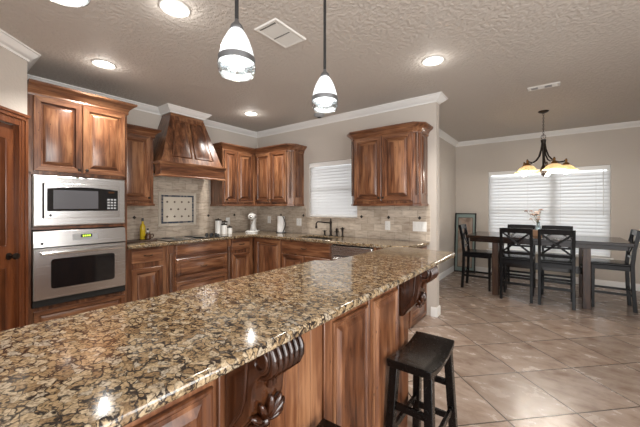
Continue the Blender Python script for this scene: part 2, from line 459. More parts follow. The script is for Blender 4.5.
# ------------------------------------------------------------------ mesh helpers
class MB:
    def __init__(s):
        s.v = []; s.f = []; s.m = []
    def add(s, vs_, fs, mi=0):
        o = len(s.v)
        s.v += [tuple(p) for p in vs_]
        for f in fs:
            s.f.append([i+o for i in f]); s.m.append(mi)
        return s
    def box(s, x0, x1, y0, y1, z0, z1, mi=0):
        v = [(x, y, z) for x in (x0, x1) for y in (y0, y1) for z in (z0, z1)]
        return s.add(v, [(0, 1, 3, 2), (4, 6, 7, 5), (0, 4, 5, 1), (2, 3, 7, 6), (0, 2, 6, 4), (1, 5, 7, 3)], mi)
    def hexa(s, bot, top, mi=0):
        v = list(bot)+list(top)
        return s.add(v, [(3, 2, 1, 0), (4, 5, 6, 7), (0, 1, 5, 4), (1, 2, 6, 5), (2, 3, 7, 6), (3, 0, 4, 7)], mi)
    def bar(s, a, b, w, d, mi=0, up=(0, 0, 1), w2=None, d2=None):
        a = Vector(a); b = Vector(b); t = (b-a).normalized(); u = Vector(up)
        if abs(t.dot(u)) > 0.95: u = Vector((0, 1, 0))
        sx = t.cross(u).normalized(); sy = sx.cross(t).normalized()
        w2 = w2 or w; d2 = d2 or d
        r = lambda p, W, D: [p+sx*(i*W/2)+sy*(j*D/2) for i, j in ((-1, -1), (1, -1), (1, 1), (-1, 1))]
        return s.hexa(r(a, w, d), r(b, w2, d2), mi)
    def rings(s, rings, mi=0, cap0=True, cap1=True, closed=False):
        n = len(rings[0]); v = [p for r in rings for p in r]; f = []
        K = len(rings)
        for k in range(K if closed else K-1):
            k2 = (k+1) % K
            for i in range(n):
                j = (i+1) % n
                f.append((k*n+i, k*n+j, k2*n+j, k2*n+i))
        if not closed:
            if cap0: f.append(tuple(range(n-1, -1, -1)))
            if cap1: f.append(tuple((K-1)*n+i for i in range(n)))
        return s.add(v, f, mi)
    def lathe(s, prof, c=(0, 0, 0), n=24, mi=0, axis='z', cap0=True, cap1=True):
        R = []
        for r, h in prof:
            ring = []
            for i in range(n):
                a = 2*PI*i/n
                p = (r*math.cos(a), r*math.sin(a), h)
                if axis == 'y': p = (p[0], p[2], p[1])
                if axis == 'x': p = (p[2], p[0], p[1])
                ring.append((p[0]+c[0], p[1]+c[1], p[2]+c[2]))
            R.append(ring)
        return s.rings(R, mi, cap0, cap1)
    def tube(s, pts, r, n=10, mi=0, radii=None):
        P = [Vector(p) for p in pts]; R = []
        prev = None
        for i, p in enumerate(P):
            t = (P[min(i+1, len(P)-1)]-P[max(i-1, 0)]).normalized()
            u = prev if prev is not None else (Vector((0, 0, 1)) if abs(t.z) < 0.9 else Vector((1, 0, 0)))
            sx = t.cross(u)
            if sx.length < 1e-5: sx = t.cross(Vector((0, 1, 0.01)))
            sx.normalize(); sy = sx.cross(t).normalized(); prev = sy
            rr = radii[i] if radii else r
            R.append([p+(sx*math.cos(2*PI*k/n)+sy*math.sin(2*PI*k/n))*rr for k in range(n)])
        return s.rings(R, mi)
    def ball(s, c, rx, ry=None, rz=None, n=12, k=8, mi=0, M_=None):
        ry = ry or rx; rz = rz or rx
        R = []
        for i in range(k+1):
            a = -PI/2+PI*i/k
            a = max(-PI/2+0.05, min(PI/2-0.05, a))
            ring = []
            for j in range(n):
                b = 2*PI*j/n
                p = Vector((rx*math.cos(a)*math.cos(b), ry*math.cos(a)*math.sin(b), rz*math.sin(a)))
                if M_ is not None: p = M_ @ p
                ring.append((p.x+c[0], p.y+c[1], p.z+c[2]))
            R.append(ring)
        return s.rings(R, mi)
    def sweep(s, prof, path, closed=False, mi=0):
        # prof: (out, z) polygon; out is to the RIGHT of the path direction; path: (x, y)
        P = [Vector((p[0], p[1])) for p in path]; n = len(P); R = []
        for i in range(n):
            if closed or 0 < i < n-1:
                a = (P[i]-P[i-1]).normalized(); b = (P[(i+1) % n]-P[i]).normalized()
            elif i == 0:
                a = b = (P[1]-P[0]).normalized()
            else:
                a = b = (P[i]-P[i-1]).normalized()
            na = Vector((a.y, -a.x)); nb = Vector((b.y, -b.x))
            m = (na+nb); m.normalize()
            k = 1.0/max(0.25, m.dot(na))
            R.append([(P[i].x+m.x*o*k, P[i].y+m.y*o*k, z) for o, z in prof])
        return s.rings(R, mi, closed=closed)
    def prism(s, poly, z0, z1, mi=0):
        n = len(poly)
        v = [(x, y, z0) for x, y in poly]+[(x, y, z1) for x, y in poly]
        f = [tuple(range(n-1, -1, -1)), tuple(range(n, 2*n))]
        f += [(i, (i+1) % n, n+(i+1) % n, n+i) for i in range(n)]
        return s.add(v, f, mi)
    def prism_x(s, poly, x0, x1, mi=0):
        # poly in (y, z), extruded along x
        n = len(poly)
        v = [(x0, y, z) for y, z in poly]+[(x1, y, z) for y, z in poly]
        f = [tuple(range(n-1, -1, -1)), tuple(range(n, 2*n))]
        f += [(i, (i+1) % n, n+(i+1) % n, n+i) for i in range(n)]
        return s.add(v, f, mi)
    def panel(s, x0, x1, z0, z1, y, loops, mi_v=0, mi_h=None, mi_c=None):
        # concentric rectangles in the x-z plane, front towards -y. loops: (inset, height)
        mi_h = mi_v if mi_h is None else mi_h
        mi_c = mi_v if mi_c is None else mi_c
        R = []
        for ins, h in loops:
            R.append([(x0+ins, y-h, z0+ins), (x1-ins, y-h, z0+ins), (x1-ins, y-h, z1-ins), (x0+ins, y-h, z1-ins)])
        for k in range(len(R)-1):
            for i in range(4):
                j = (i+1) % 4
                s.add([R[k][i], R[k][j], R[k+1][j], R[k+1][i]], [(0, 1, 2, 3)], mi_h if i in (0, 2) else mi_v)
        s.add(R[-1], [(0, 1, 2, 3)], mi_c)
        s.add(R[0], [(3, 2, 1, 0)], mi_v)
        return s
    def build(s, name, mats, parent=None, bevel=0.0, smooth=35, segs=2, subsurf=0):
        bm = bmesh.new()
        vv = [bm.verts.new(p) for p in s.v]
        for f, mi in zip(s.f, s.m):
            try:
                fc = bm.faces.new([vv[i] for i in f]); fc.material_index = mi
            except ValueError:
                pass
        bmesh.ops.remove_doubles(bm, verts=bm.verts, dist=1e-5)
        bmesh.ops.recalc_face_normals(bm, faces=bm.faces)
        me = bpy.data.meshes.new(name)
        bm.to_mesh(me); bm.free()
        if not isinstance(mats, (list, tuple)): mats = [mats]
        for m in mats: me.materials.append(m)
        if smooth:
            for p in me.polygons: p.use_smooth = True
            me.set_sharp_from_angle(angle=math.radians(smooth))
        o = bpy.data.objects.new(name, me)
        col.objects.link(o)
        if parent is not None: o.parent = parent
        if bevel:
            b = o.modifiers.new('edge', 'BEVEL'); b.width = bevel; b.segments = segs
            b.limit_method = 'ANGLE'; b.angle_limit = math.radians(40)
        if subsurf:
            b = o.modifiers.new('smooth', 'SUBSURF'); b.levels = subsurf; b.render_levels = subsurf
        return o

def tag(o, label, cat, group=None, kind=None):
    if label: o['label'] = label
    if cat: o['category'] = cat
    if group: o['group'] = group
    if kind: o['kind'] = kind
    return o
def thing(name, label, cat, loc=(0, 0, 0), rz=0.0, group=None):
    o = bpy.data.objects.new(name, None)
    o.empty_display_size = 0.1
    col.objects.link(o)
    o.location = loc; o.rotation_euler = (0, 0, rz)
    return tag(o, label, cat, group)
def struct(o):
    o['kind'] = 'structure'
    return o
def plabel(o, t):
    o['label'] = t
    return o
def copy_tree(o, parent=None):
    c = o.copy(); col.objects.link(c)
    if parent is not None: c.parent = parent
    for ch in list(o.children):
        copy_tree(ch, c)
    return c

# ------------------------------------------------------------------ room shell
H = 2.75
E, T = 3.30, 0.12
struct(MB().box(-0.15, 7.15, -8.0, 3.35, -0.12, 0).build('floor', M['floor']))
struct(MB().box(-0.15, 7.15, -8.0, 3.35, H, H+0.12).build('ceiling', M['ceil']))
struct(MB().box(-0.15, 0, -4.2, 0, 0, H).build('wall_range', M['wall']))
# window wall with its opening, and the free end towards the dining room
w = MB()
KX0, KX1, KZ0, KZ1 = 1.265, 2.18, 1.20, 2.08
w.box(-0.15, KX0, 0, T, 0, H).box(KX1, E, 0, T, 0, H).box(KX0, KX1, 0, T, 0, KZ0).box(KX0, KX1, 0, T, KZ1, H)
struct(w.build('wall_sink', M['wall'], smooth=0))
struct(MB().box(2.655, 2.775, T, 3.19, 0, H).build('wall_left', M['wall']))
w = MB()
DX0, DX1, DZ0, DZ1 = 3.405, 5.24, 0.50, 2.08
w.box(2.655, DX0, 3.19, 3.33, 0, H).box(DX1, 7.0, 3.19, 3.33, 0, H).box(DX0, DX1, 3.19, 3.33, 0, DZ0).box(DX0, DX1, 3.19, 3.33, DZ1, H)
struct(w.build('wall_dining', M['wall'], smooth=0))
w = MB()
RY0, RY1, RZ0, RZ1 = -5.6, -2.1, 0.25, 2.25
w.box(7.0, 7.15, -8.0, RY0, 0, H).box(7.0, 7.15, RY1, 3.33, 0, H).box(7.0, 7.15, RY0, RY1, 0, RZ0).box(7.0, 7.15, RY0, RY1, RZ1, H)
for yy in (-4.45, -3.25): w.box(7.02, 7.12, yy-0.05, yy+0.05, RZ0, RZ1)
struct(w.build('wall_right', M['wall'], smooth=0))
# angled pantry wall with a door opening. corner P, running away along (0.707,-0.707)
P0 = Vector((0.70, -3.292)); dv = Vector((0.70711, -0.70711))
pantry = bpy.data.objects.new('wall_pantry', None); col.objects.link(pantry)
pantry.location = (P0.x, P0.y, 0); pantry.rotation_euler = (0, 0, math.radians(135))
struct(pantry)
# local: x = -s (s along the wall away from corner), front is -y
w = MB().box(-0.085, 0, 0.0, 0.11, 0, H).box(-1.30, -0.90, 0.0, 0.11, 0, H).box(-0.90, -0.085, 0.0, 0.11, 2.07, H)
struct(w.build('wall_pantry', M['wall'], pantry, smooth=0))
struct(MB().box(0, 0.70, -3.40, -3.292, 0, H).build('wall_return', M['wall']))
pe = P0+dv*1.30
struct(MB().box(pe.x, 2.2, pe.y-0.12, pe.y, 0, H).build('wall_front', M['wall']))

# door
d = bpy.data.objects.new('door_1', None); col.objects.link(d)
d.location = pantry.location; d.rotation_euler = pantry.rotation_euler; struct(d)
DOORL = [(0, 0), (0, 0.012), (0.002, 0.014)]
w = MB().box(-0.888, -0.095, 0.020, 0.060, 0.01, 2.06)
for z0, z1 in ((0.22, 0.86), (1.04, 1.94)):
    w.panel(-0.80, -0.19, z0, z1, 0.020, [(0, 0), (0, 0.004), (0.012, -0.008), (0.03, -0.008), (0.06, 0.004)])
w.build('door_panel', M['wdoor'], d, 0.002)
w = MB()
cas = [(0, 0), (0.085, 0), (0.085, 0.018), (0.07, 0.022), (0.05, 0.014), (0.03, 0.016), (0.012, 0.010), (0, 0.008)]
# casing: right leg, left leg, head
for a, b, z0, z1 in ((-0.105, -0.018, 0, 2.155), (-0.968, -0.88, 0, 2.155)):
    w.box(a, b, -0.016, 0.0, z0, z1).box(a+0.055 if a > -0.5 else a+0.005, b-0.004 if a > -0.5 else b-0.055, -0.026, -0.016, z0, z1)
    w.box(a+0.02, b-0.045, -0.020, -0.016, z0, z1)
w.box(-0.88, -0.105, -0.016, 0, 2.065, 2.155).box(-0.962, -0.022, -0.026, -0.016, 2.12, 2.15).box(-0.975, -0.010, -0.034, 0, 2.15, 2.175)
w.box(-0.105, -0.095, 0.0, 0.10, 0, 2.07).box(-0.90, -0.888, 0.0, 0.10, 0, 2.07)
w.build('door_casing', M['wdoor'], d, 0.003)
kb = MB().lathe([(0.030, 0.0), (0.030, -0.006), (0.012, -0.010), (0.011, -0.035), (0.024, -0.042), (0.029, -0.055), (0.024, -0.068), (0.008, -0.072)], (-0.165, 0.02, 0.95), 20, axis='y').build('door_knob', M['bronze'], d)
plabel(kb, 'dark bronze round door knob')

# ceiling crown moulding
q = 0.085
crown = [(0, H), (q, H), (q, H-0.012), (q-0.012, H-0.016), (q-0.022, H-0.030), (q-0.040, H-0.048), (q-0.058, H-0.062), (0.016, H-0.068), (0.014, H-0.074), (0.010, H-0.085), (0, H-0.085)]
HT0, HT1, HTX = -1.785, -1.285, 0.270      # hood top block
pathk = [tuple(P0+dv*1.30), tuple(P0), (0, -3.292), (0, HT0), (HTX, HT0), (HTX, HT1), (0, HT1), (0, 0), (E, 0), (E, T), (2.775, T), (2.775, 3.19), (7.0, 3.19)]
struct(MB().sweep(crown, pathk).build('trim_1', M['trim'], smooth=25))
bb = [(0, 0), (0.014, 0), (0.014, 0.095), (0.010, 0.108), (0.005, 0.115), (0, 0.115)]
struct(MB().sweep(bb, [(3.235, 0), (E, 0), (E, T), (2.775, T), (2.775, 3.19), (7.0, 3.19)]).build('baseboard_dining', M['trim'], smooth=25))

# tiled backsplash
w = MB()
w.box(0.0, 0.010, -2.455, 0, 0.926, 1.388).box(0.0, 0.010, -2.02, -1.01, 1.388, 1.80)
w.box(0.010, KX0-0.06, -0.010, 0, 0.926, 1.388).box(KX0-0.06, KX1, -0.010, 0, 0.926, 1.185).box(KX1, 3.225, -0.010, 0, 0.926, 1.388)
bs = struct(w.build('trim_2', M['splash'], smooth=0))
for i, (x, y) in enumerate([(0.010, -2.14), (0.010, -1.04), (0.010, -0.53)]):
    MB().prism_x([(y-0.024, 1.223), (y, 1.199), (y+0.024, 1.223), (y, 1.247)], x, x+0.005).build('accent_tile', M['ddot'], bs)
for x in (1.157, 2.253, 2.671, 3.096):
    a = MB().add([(x-0.024, -0.010, 1.223), (x, -0.010, 1.199), (x+0.024, -0.010, 1.223), (x, -0.010, 1.247),
                  (x-0.024, -0.015, 1.223), (x, -0.015, 1.199), (x+0.024, -0.015, 1.223), (x, -0.015, 1.247)],
                 [(0, 1, 2, 3), (7, 6, 5, 4), (0, 4, 5, 1), (1, 5, 6, 2), (2, 6, 7, 3), (3, 7, 4, 0)])
    a.build('accent_tile', M['ddot'], bs)
struct(MB().box(KX0-0.07, KX1+0.06, -0.035, 0.07, 1.185, 1.203).build('trim_3', M['splash'], bevel=0.004))

# windows
def window(name, x0, x1, z0, z1, y0, y1, mull=None, rail=None):
    r = bpy.data.objects.new(name, None); col.objects.link(r); r.location = ((x0+x1)/2, y1, z0); struct(r)
    X0, X1 = x0-r.location.x, x1-r.location.x; Z1 = z1-z0; Y0 = y0-y1; g = MB()
    f = 0.045
    ya, yb = Y0+0.075, Y0+0.115
    g.box(X0, X0+f, ya, yb, 0, Z1).box(X1-f, X1, ya, yb, 0, Z1).box(X0+f, X1-f, ya, yb, 0, f).box(X0+f, X1-f, ya, yb, Z1-f, Z1)
    if mull is not None:
        m_ = mull-r.location.x; g.box(m_-0.05, m_+0.05, ya, yb, f, Z1-f)
    if rail: g.box(X0+f, X1-f, ya+0.004, yb-0.004, rail-0.02, rail+0.02)
    fr = g.build('window_frame', M['trim'], r, 0.003)
    struct(fr)
    pn = MB().box(X0+f, X1-f, yb-0.02, yb-0.015, f, Z1-f).build('window_pane', M['glass'], r); struct(pn)
    return r
window('window_1', KX0, KX1, KZ0, KZ1, 0.0, T, None, 0.44)
window('window_2', DX0, DX1, DZ0, DZ1, 3.19, 3.33, 4.46, 0.78)
struct(MB().box(DX0-0.03, DX1+0.03, 3.150, 3.20, DZ0-0.025, DZ0).build('trim_4', M['trim'], bevel=0.004))

def blind(name, label, x0, x1, z0, z1, y, pitch, depth, tilt, sw):
    t = thing(name, label, 'window blind', ((x0+x1)/2, y, z0))
    X = (x1-x0)/2; Z = z1-z0
    hr = MB().box(-X, X, -0.030, 0.030, Z-0.055, Z-0.002); hr.box(-X, X, -0.036, -0.030, Z-0.075, Z-0.002)
    hr.build('headrail', M['trim'], t, 0.003)
    s = MB(); n = int((Z-0.11)/pitch)
    for k in range(n):
        zc = 0.045+pitch*(k+0.5)
        dy = math.cos(tilt)*sw/2; dz = math.sin(tilt)*sw/2
        # slat with its inner (room) edge low, slightly crowned
        pts = []
        for u in (-1, -0.33, 0.33, 1):
            pts.append((u*dy, zc+u*dz+(1-u*u)*0.004))
        poly = [(a, b) for a, b in pts]+[(a, b-0.0025) for a, b in reversed(pts)]
        s.prism_x(poly, -X+0.004, X-0.004)
    s.build('slats', M['slat'], t, smooth=50)
    MB().box(-X, X, -0.022, 0.022, 0.008, 0.028).build('bottom_rail', M['trim'], t, 0.003)
    for fx in (-0.8, -0.27, 0.27, 0.8) if X > 0.6 else (-0.65, 0.65):
        MB().box(X*fx-0.0015, X*fx+0.0015, -0.030, -0.028, 0.02, Z-0.06).build('ladder_cord', M['white'], t)
    MB().tube([(X-0.09, -0.045, Z-0.07), (X-0.09, -0.046, Z*0.45)], 0.005, 8).build('tilt_wand', M['white'], t)
    return t
blind('window_blind', 'white slatted blind over the small kitchen window above the sink', KX0+0.006, KX1-0.006, KZ0+0.006, KZ1-0.002, 0.036, 0.047, 0.05, math.radians(64), 0.0600)
blind('window_blind', 'wide white slatted blind over the dining room window behind the table', DX0+0.006, DX1-0.006, DZ0+0.002, DZ1-0.002, 3.226, 0.062, 0.06, math.radians(64), 0.079)

# ------------------------------------------------------------------ cabinetry
RZ_L = PI/2            # local x -> +y world, local front (-y) -> +x world
DOOR = [(0, 0), (0, 0.018), (0.005, 0.023), (0.050, 0.023), (0.054, 0.014), (0.059, 0.005), (0.066, 0.005), (0.071, 0.009), (0.098, 0.020)]
DRW = [(0, 0), (0, 0.014), (0.006, 0.019), (0.013, 0.020)]
DRWP = [(0, 0), (0, 0.018), (0.005, 0.023), (0.036, 0.023), (0.040, 0.012), (0.045, 0.005), (0.051, 0.005), (0.056, 0.009), (0.076, 0.020)]

def knob(parent, x, y, z):
    return MB().lathe([(0.007, 0), (0.006, -0.012), (0.013, -0.016), (0.015, -0.022), (0.011, -0.028), (0.003, -0.030)], (x, y, z), 14, axis='y').build('knob', M['bronze'], parent)
def pull(parent, x, y, z):
    pts = [(x-0.045, y, z), (x-0.043, y-0.018, z), (x-0.030, y-0.026, z-0.004), (x, y-0.028, z-0.008), (x+0.030, y-0.026, z-0.004), (x+0.043, y-0.018, z), (x+0.045, y, z)]
    return MB().tube(pts, 0.005, 8).build('handle', M['bronze'], parent)
def door(t, x0, x1, z0, z1, y, kside=None, kz=None, name='door'):
    o = MB().panel(x0, x1, z0, z1, y, DOOR, 0, 1, 0).build(name, [M['wz'], M['wx']], t, 0, 30)
    if kside == 'l': knob(o, x0+0.028, y-0.023, kz)
    if kside == 'r': knob(o, x1-0.028, y-0.023, kz)
    return o
def drawer(t, x0, x1, z0, z1, y, raised=False, hw=True):
    o = MB().panel(x0, x1, z0, z1, y, DRWP if raised else DRW, 1, 1, 1).build('drawer', [M['wz'], M['wx']], t, 0, 30)
    if hw: pull(o, (x0+x1)/2, y-(0.017 if raised else 0.020), (z0+z1)/2+0.005)
    return o
def wood_crown(t, path, z0, h=0.09, out=0.075):
    p = [(0, z0-0.035), (0.010, z0-0.035), (0.014, z0-0.020), (0.010, z0-0.006), (0.014, z0), (0.022, z0+h*0.22), (0.040, z0+h*0.45), (0.058, z0+h*0.62), (out-0.006, z0+h*0.72), (out, z0+h*0.78), (out, z0+h), (0, z0+h)]
    return MB().sweep(p, path).build('crown', [M['wx']], t, 0, 30)
def rope(t, x, y, z0, z1, r=0.017, turns=28.0, name='rope_moulding'):
    R = []
    n = 18; K = int((z1-z0)/0.007)
    for k in range(K+1):
        z = z0+(z1-z0)*k/K; ring = []
        for i in range(n):
            a = 2*PI*i/n
            rr = r*(0.80+0.26*abs(math.cos(1.0*(a-turns*PI*(z-z0)*1.2))))
            ring.append((x+rr*math.cos(a), y+rr*math.sin(a), z))
        R.append(ring)
    return MB().rings(R).build(name, M['wr'], t, 0, 60)

# --- tall oven cabinet
OY0, OY1 = -3.283, -2.462
oc = thing('oven_cabinet', 'tall wooden cabinet with two doors above the built in microwave and oven', 'cabinet', (0, OY0, 0), RZ_L)
Wd = OY1-OY0; Dp = 0.634
g = MB()
g.box(0, Wd, -Dp+0.05, -0.004, 0.0, 0.10)
g.box(0, Wd, -Dp, -0.004, 0.10, 0.425)
g.box(0, 0.030, -Dp, -0.004, 0.425, 1.69).box(Wd-0.030, Wd, -Dp, -0.004, 0.425, 1.69)
g.box(0.030, Wd-0.030, -Dp, -0.004, 1.150, 1.178)
g.box(0.030, Wd-0.030, -0.020, -0.004, 0.425, 1.69)
g.box(0, Wd, -Dp, -0.004, 1.668, 2.44)
g.build('body', M['wz'], oc, 0.002)
door(oc, 0.040, 0.405, 1.700, 2.395, -Dp, 'r', 1.735)
door(oc, 0.412, Wd-0.022, 1.700, 2.395, -Dp, 'l', 1.735)
drawer(oc, 0.040, Wd-0.026, 0.13, 0.395, -Dp, True, False)
wood_crown(oc, [(0, -Dp), (Wd, -Dp), (Wd, -0.004)], 2.43, 0.085, 0.078)

# --- microwave with its steel trim kit
mw = thing('microwave', 'built in stainless steel microwave above the wall oven', 'microwave', (0.634, OY0, 0), RZ_L)
ax0, ax1, az0, az1 = 0.034, 0.796, 1.184, 1.660
g = MB().panel(ax0, ax1, az0, az1, 0.0, [(0, 0.001), (0, 0.016), (0.010, 0.022), (0.075, 0.020), (0.080, 0.010)])
g.build('trim_frame', M['steel'], mw, 0, 30)
g = MB().box(ax0+0.078, ax1-0.058, -0.022, -0.010, az0+0.072, az1-0.066).build('body', M['steel'], mw, 0.004)
MB().box(ax0+0.066, ax0+0.077, -0.021, -0.016, az0+0.075, az1-0.07).build('side_gap', M['dark'], mw)
# dark glass with a gently bowed top edge
pts = []
gx0, gx1, gz0, gz1 = ax0+0.100, ax1-0.075, az0+0.140, az1-0.120
for k in range(13):
    u = k/12; pts.append((gx0+(gx1-gx0)*u, gz1+0.022*math.sin(PI*u)))
poly = [(gx0, gz0), (gx1, gz0)]+list(reversed(pts))
n = len(poly)
g = MB().add([(x, -0.0225, z) for x, z in poly]+[(x, -0.028, z) for x, z in poly], [tuple(range(n-1, -1, -1)), tuple(range(n, 2*n))]+[(i, (i+1) % n, n+(i+1) % n, n+i) for i in range(n)])
dg = g.build('door', M['bglass'], mw, 0.002)
MB().box(gx0+0.045, gx0+0.405, -0.0300, -0.0282, gz0+0.022, gz1-0.012).build('window', M['mwglass'], dg)
cp = MB().box(gx1-0.110, gx1-0.006, -0.0300, -0.0282, gz0+0.008, gz1+0.002).build('control_panel', M['bglass'], mw)
MB().box(gx1-0.090, gx1-0.035, -0.0310, -0.0302, gz1-0.030, gz1-0.012).build('display', M['amber'], cp)
b = MB()
for r in range(4):
    for c in range(3):
        b.box(gx1-0.100+c*0.030, gx1-0.078+c*0.030, -0.0315, -0.0302, gz0+0.018+r*0.030, gz0+0.036+r*0.030)
b.build('keypad', M['grey'], cp)
MB().lathe([(0.011, 0), (0.011, -0.0015), (0.002, -0.0020)], (ax0+0.125, -0.0222, az0+0.100), 16, axis='y').build('badge', M['black'], mw)

# --- wall oven
ov = thing('built_in_oven', 'built in stainless steel wall oven under the microwave', 'oven', (0.634, OY0, 0), RZ_L)
oz0, oz1 = 0.435, 1.138
MB().box(ax0, ax1, -0.006, 0.02, oz0, oz1).build('body', M['black'], ov)
MB().box(ax0+0.01, ax1-0.01, 0.022, 0.55, oz0+0.02, oz1-0.02).build('oven_box', M['black'], ov)
cpl = MB().hexa([(ax0, -0.006, 0.985), (ax1, -0.006, 0.985), (ax1, -0.040, 0.985), (ax0, -0.040, 0.985)],
                [(ax0, -0.006, oz1), (ax1, -0.006, oz1), (ax1, -0.024, oz1), (ax0, -0.024, oz1)]).build('control_panel', M['steel'], ov, 0.004)
MB().box(ax0+0.290, ax0+0.500, -0.0350, -0.030, 1.020, 1.095).build('touch_pad', M['grey'], cpl)
dp = MB().box(ax0+0.355, ax0+0.450, -0.0375, -0.033, 1.060, 1.090).build('display', M['black'], cpl)
g = MB()
for k in range(4): g.box(ax0+0.372+k*0.018, ax0+0.382+k*0.018, -0.0385, -0.0376, 1.067, 1.083)
g.build('clock_digits', M['led'], dp)
MB().lathe([(0.011, 0), (0.011, -0.0015), (0.002, -0.0020)], (ax0+0.062, -0.0365, 1.022), 16, axis='y').build('badge', M['black'], cpl)
od = MB().panel(ax0, ax1, 0.495, 0.978, -0.006, [(0, 0), (0, 0.026), (0.006, 0.034)]).build('door', M['steel'], ov, 0.0)
poly = []
wx0, wx1, wz0, wz1, cr = ax0+0.125, ax1-0.110, 0.590, 0.872, 0.028
for cx, cz, a0 in ((wx1-cr, wz1-cr, 0), (wx0+cr, wz1-cr, 90), (wx0+cr, wz0+cr, 180), (wx1-cr, wz0+cr, 270)):
    for k in range(6):
        a = math.radians(a0+k*18); poly.append((cx+cr*math.cos(a), cz+cr*math.sin(a)))
n = len(poly)
wn_ = MB().add([(x, -0.0405, z) for x, z in poly]+[(x, -0.0425, z) for x, z in poly], [tuple(range(n)), tuple(range(2*n-1, n-1, -1))]+[(i, (i+1) % n, n+(i+1) % n, n+i) for i in range(n)]).build('window', M['bglass'], od)
g = MB().tube([(ax0+0.050, -0.085, 0.930), (ax1-0.045, -0.085, 0.930)], 0.0155, 16)
for x in (ax0+0.070, ax1-0.065): g.tube([(x, -0.040, 0.930), (x, -0.085, 0.930)], 0.011, 10)
g.build('handle', M['chrome'], od, 0.002)
MB().box(ax0, ax1, -0.022, -0.006, oz0, 0.492).build('vent_strip', M['dark'], ov)

# --- upper cabinets on the range wall
def upper(name, label, loc, rz, w_, D=0.33, z0=1.395, z1=2.285, doors=(), cant=(0, 0), crown_sides=(True, True), group=None, ropes=True, end_panel=None):
    t = thing(name, label, 'cabinet', loc, rz, group)
    cl, cr_ = cant
    poly = [(0, -0.004), (0, -D+cl), (cl, -D), (w_-cr_, -D), (w_, -D+cr_), (w_, -0.004)]
    pp = []
    for p in poly:
        if not pp or (abs(p[0]-pp[-1][0])+abs(p[1]-pp[-1][1])) > 1e-6: pp.append(p)
    MB().prism(list(reversed(pp)), z0, z1).build('body', M['wz'], t, 0.002)
    for x0, x1, ks in doors:
        door(t, x0, x1, z0+0.045, z1-0.020, -D, ks, z0+0.085)
    path = list(pp)
    if not crown_sides[0]: path = path[1:]
    if not crown_sides[1]: path = path[:-1]
    wood_crown(t, path, z1-0.002, 0.078, 0.07)
    g = MB().sweep([(0, z0-0.018), (0.012, z0-0.018), (0.012, z0+0.004), (0.006, z0+0.012), (0, z0+0.012)], path)
    g.build('light_rail', M['wx'], t, 0, 30)
    if cl:
        rope(t, cl/2-0.004, -D+cl/2-0.004, z0+0.115, z1-0.03)
    if cr_:
        rope(t, w_-cr_/2+0.004, -D+cr_/2-0.004, z0+0.115, z1-0.03)
    if end_panel:
        # raised panel on the right-hand end
        a = MB().panel(0.055, D-cr_-0.045, z0+0.12, z1-0.05, 0, [(0, 0), (0, 0.004), (0.012, 0.0), (0.03, 0.008)]).build('end_panel', M['wz'], t, 0, 30)
        a.rotation_euler = (0, 0, PI/2); a.location = (w_, -D+cr_-0.005, 0)
    return t
upper('wall_cabinet', 'narrow single door wall cabinet between the oven cabinet and the range hood', (0, -2.452, 0), RZ_L, 0.414,
      doors=((0.012, 0.370, 'r'),), crown_sides=(False, True))
upper('wall_cabinet', 'two door wall cabinet between the range hood and the room corner', (0, -0.995, 0), RZ_L, 0.660,
      doors=((0.022, 0.268, 'l'), (0.275, 0.592, 'l')), crown_sides=(True, False))
upper('wall_cabinet', 'corner wall cabinet beside the kitchen window with one rope trimmed end', (0.004, 0, 0), 0, 1.153,
      doors=((0.345, 0.712, 'r'), (0.720, 1.068, 'l')), cant=(0, 0.070), crown_sides=(False, True), end_panel=True)
upper('wall_cabinet', 'two door wall cabinet right of the kitchen window with rope trim at both ends', (2.245, 0, 0), 0, 0.950,
      doors=((0.085, 0.478, 'r'), (0.486, 0.872, 'l')), cant=(0.070, 0.070), end_panel=True)

# --- range hood
hd = thing('range_hood', 'tapered wooden range hood with two raised panels above the cooktop', 'range hood', (0, -1.53, 0), RZ_L)
hx0, hx1 = -0.495, 0.448
mz0, mz1, mD = 1.765, 1.945, 0.50
g = MB()
g.box(hx0, hx1, -mD, -mD+0.03, mz0, mz1-0.02).box(hx0, hx0+0.03, -mD+0.03, -0.335, mz0, mz1-0.02).box(hx1-0.03, hx1, -mD+0.03, -0.335, mz0, mz1-0.02)
g.box(hx0+0.03, hx1-0.03, -mD+0.03, -0.012, mz0+0.045, mz0+0.06)
g.build('mantel', M['wx'], hd, 0.003)
g = MB()
mo = [(0, mz1-0.035), (0.012, mz1-0.030), (0.024, mz1-0.012), (0.026, mz1+0.004), (0, mz1+0.004)]
g.sweep(mo, [(hx0, -0.345), (hx0, -mD), (hx1, -mD), (hx1, -0.345)])
g.sweep([(0, mz0-0.008), (0.014, mz0-0.008), (0.016, mz0+0.006), (0.006, mz0+0.018), (0, mz0+0.018)], [(hx0, -0.345), (hx0, -mD), (hx1, -mD), (hx1, -0.345)])
g.build('moulding', M['wx'], hd, 0, 30)
tx0, tx1 = HT0+1.53+0.004, HT1+1.53-0.004
zt = 2.648
def hoodring(u):
    # u 0 bottom .. 1 top
    return (hx0+0.02+(tx0-hx0-0.02)*u, hx1-0.02+(tx1-hx1+0.02)*u, -(mD-0.02)+(mD-0.02-HTX+0.004)*u, mz1+0.006+(zt-mz1-0.006)*u)
a = hoodring(0); b = hoodring(1)
g = MB().hexa([(a[0], -0.014, a[3]), (a[1], -0.014, a[3]), (a[1], a[2], a[3]), (a[0], a[2], a[3])],
              [(b[0], -0.014, b[3]), (b[1], -0.014, b[3]), (b[1], b[2], b[3]), (b[0], b[2], b[3])])
g.build('tapered_body', M['wz'], hd, 0.003)
MB().box(b[0]-0.002, b[1]+0.002, b[2]-0.006, -0.014, zt-0.035, zt+0.012).build('cap', M['wx'], hd, 0.003)
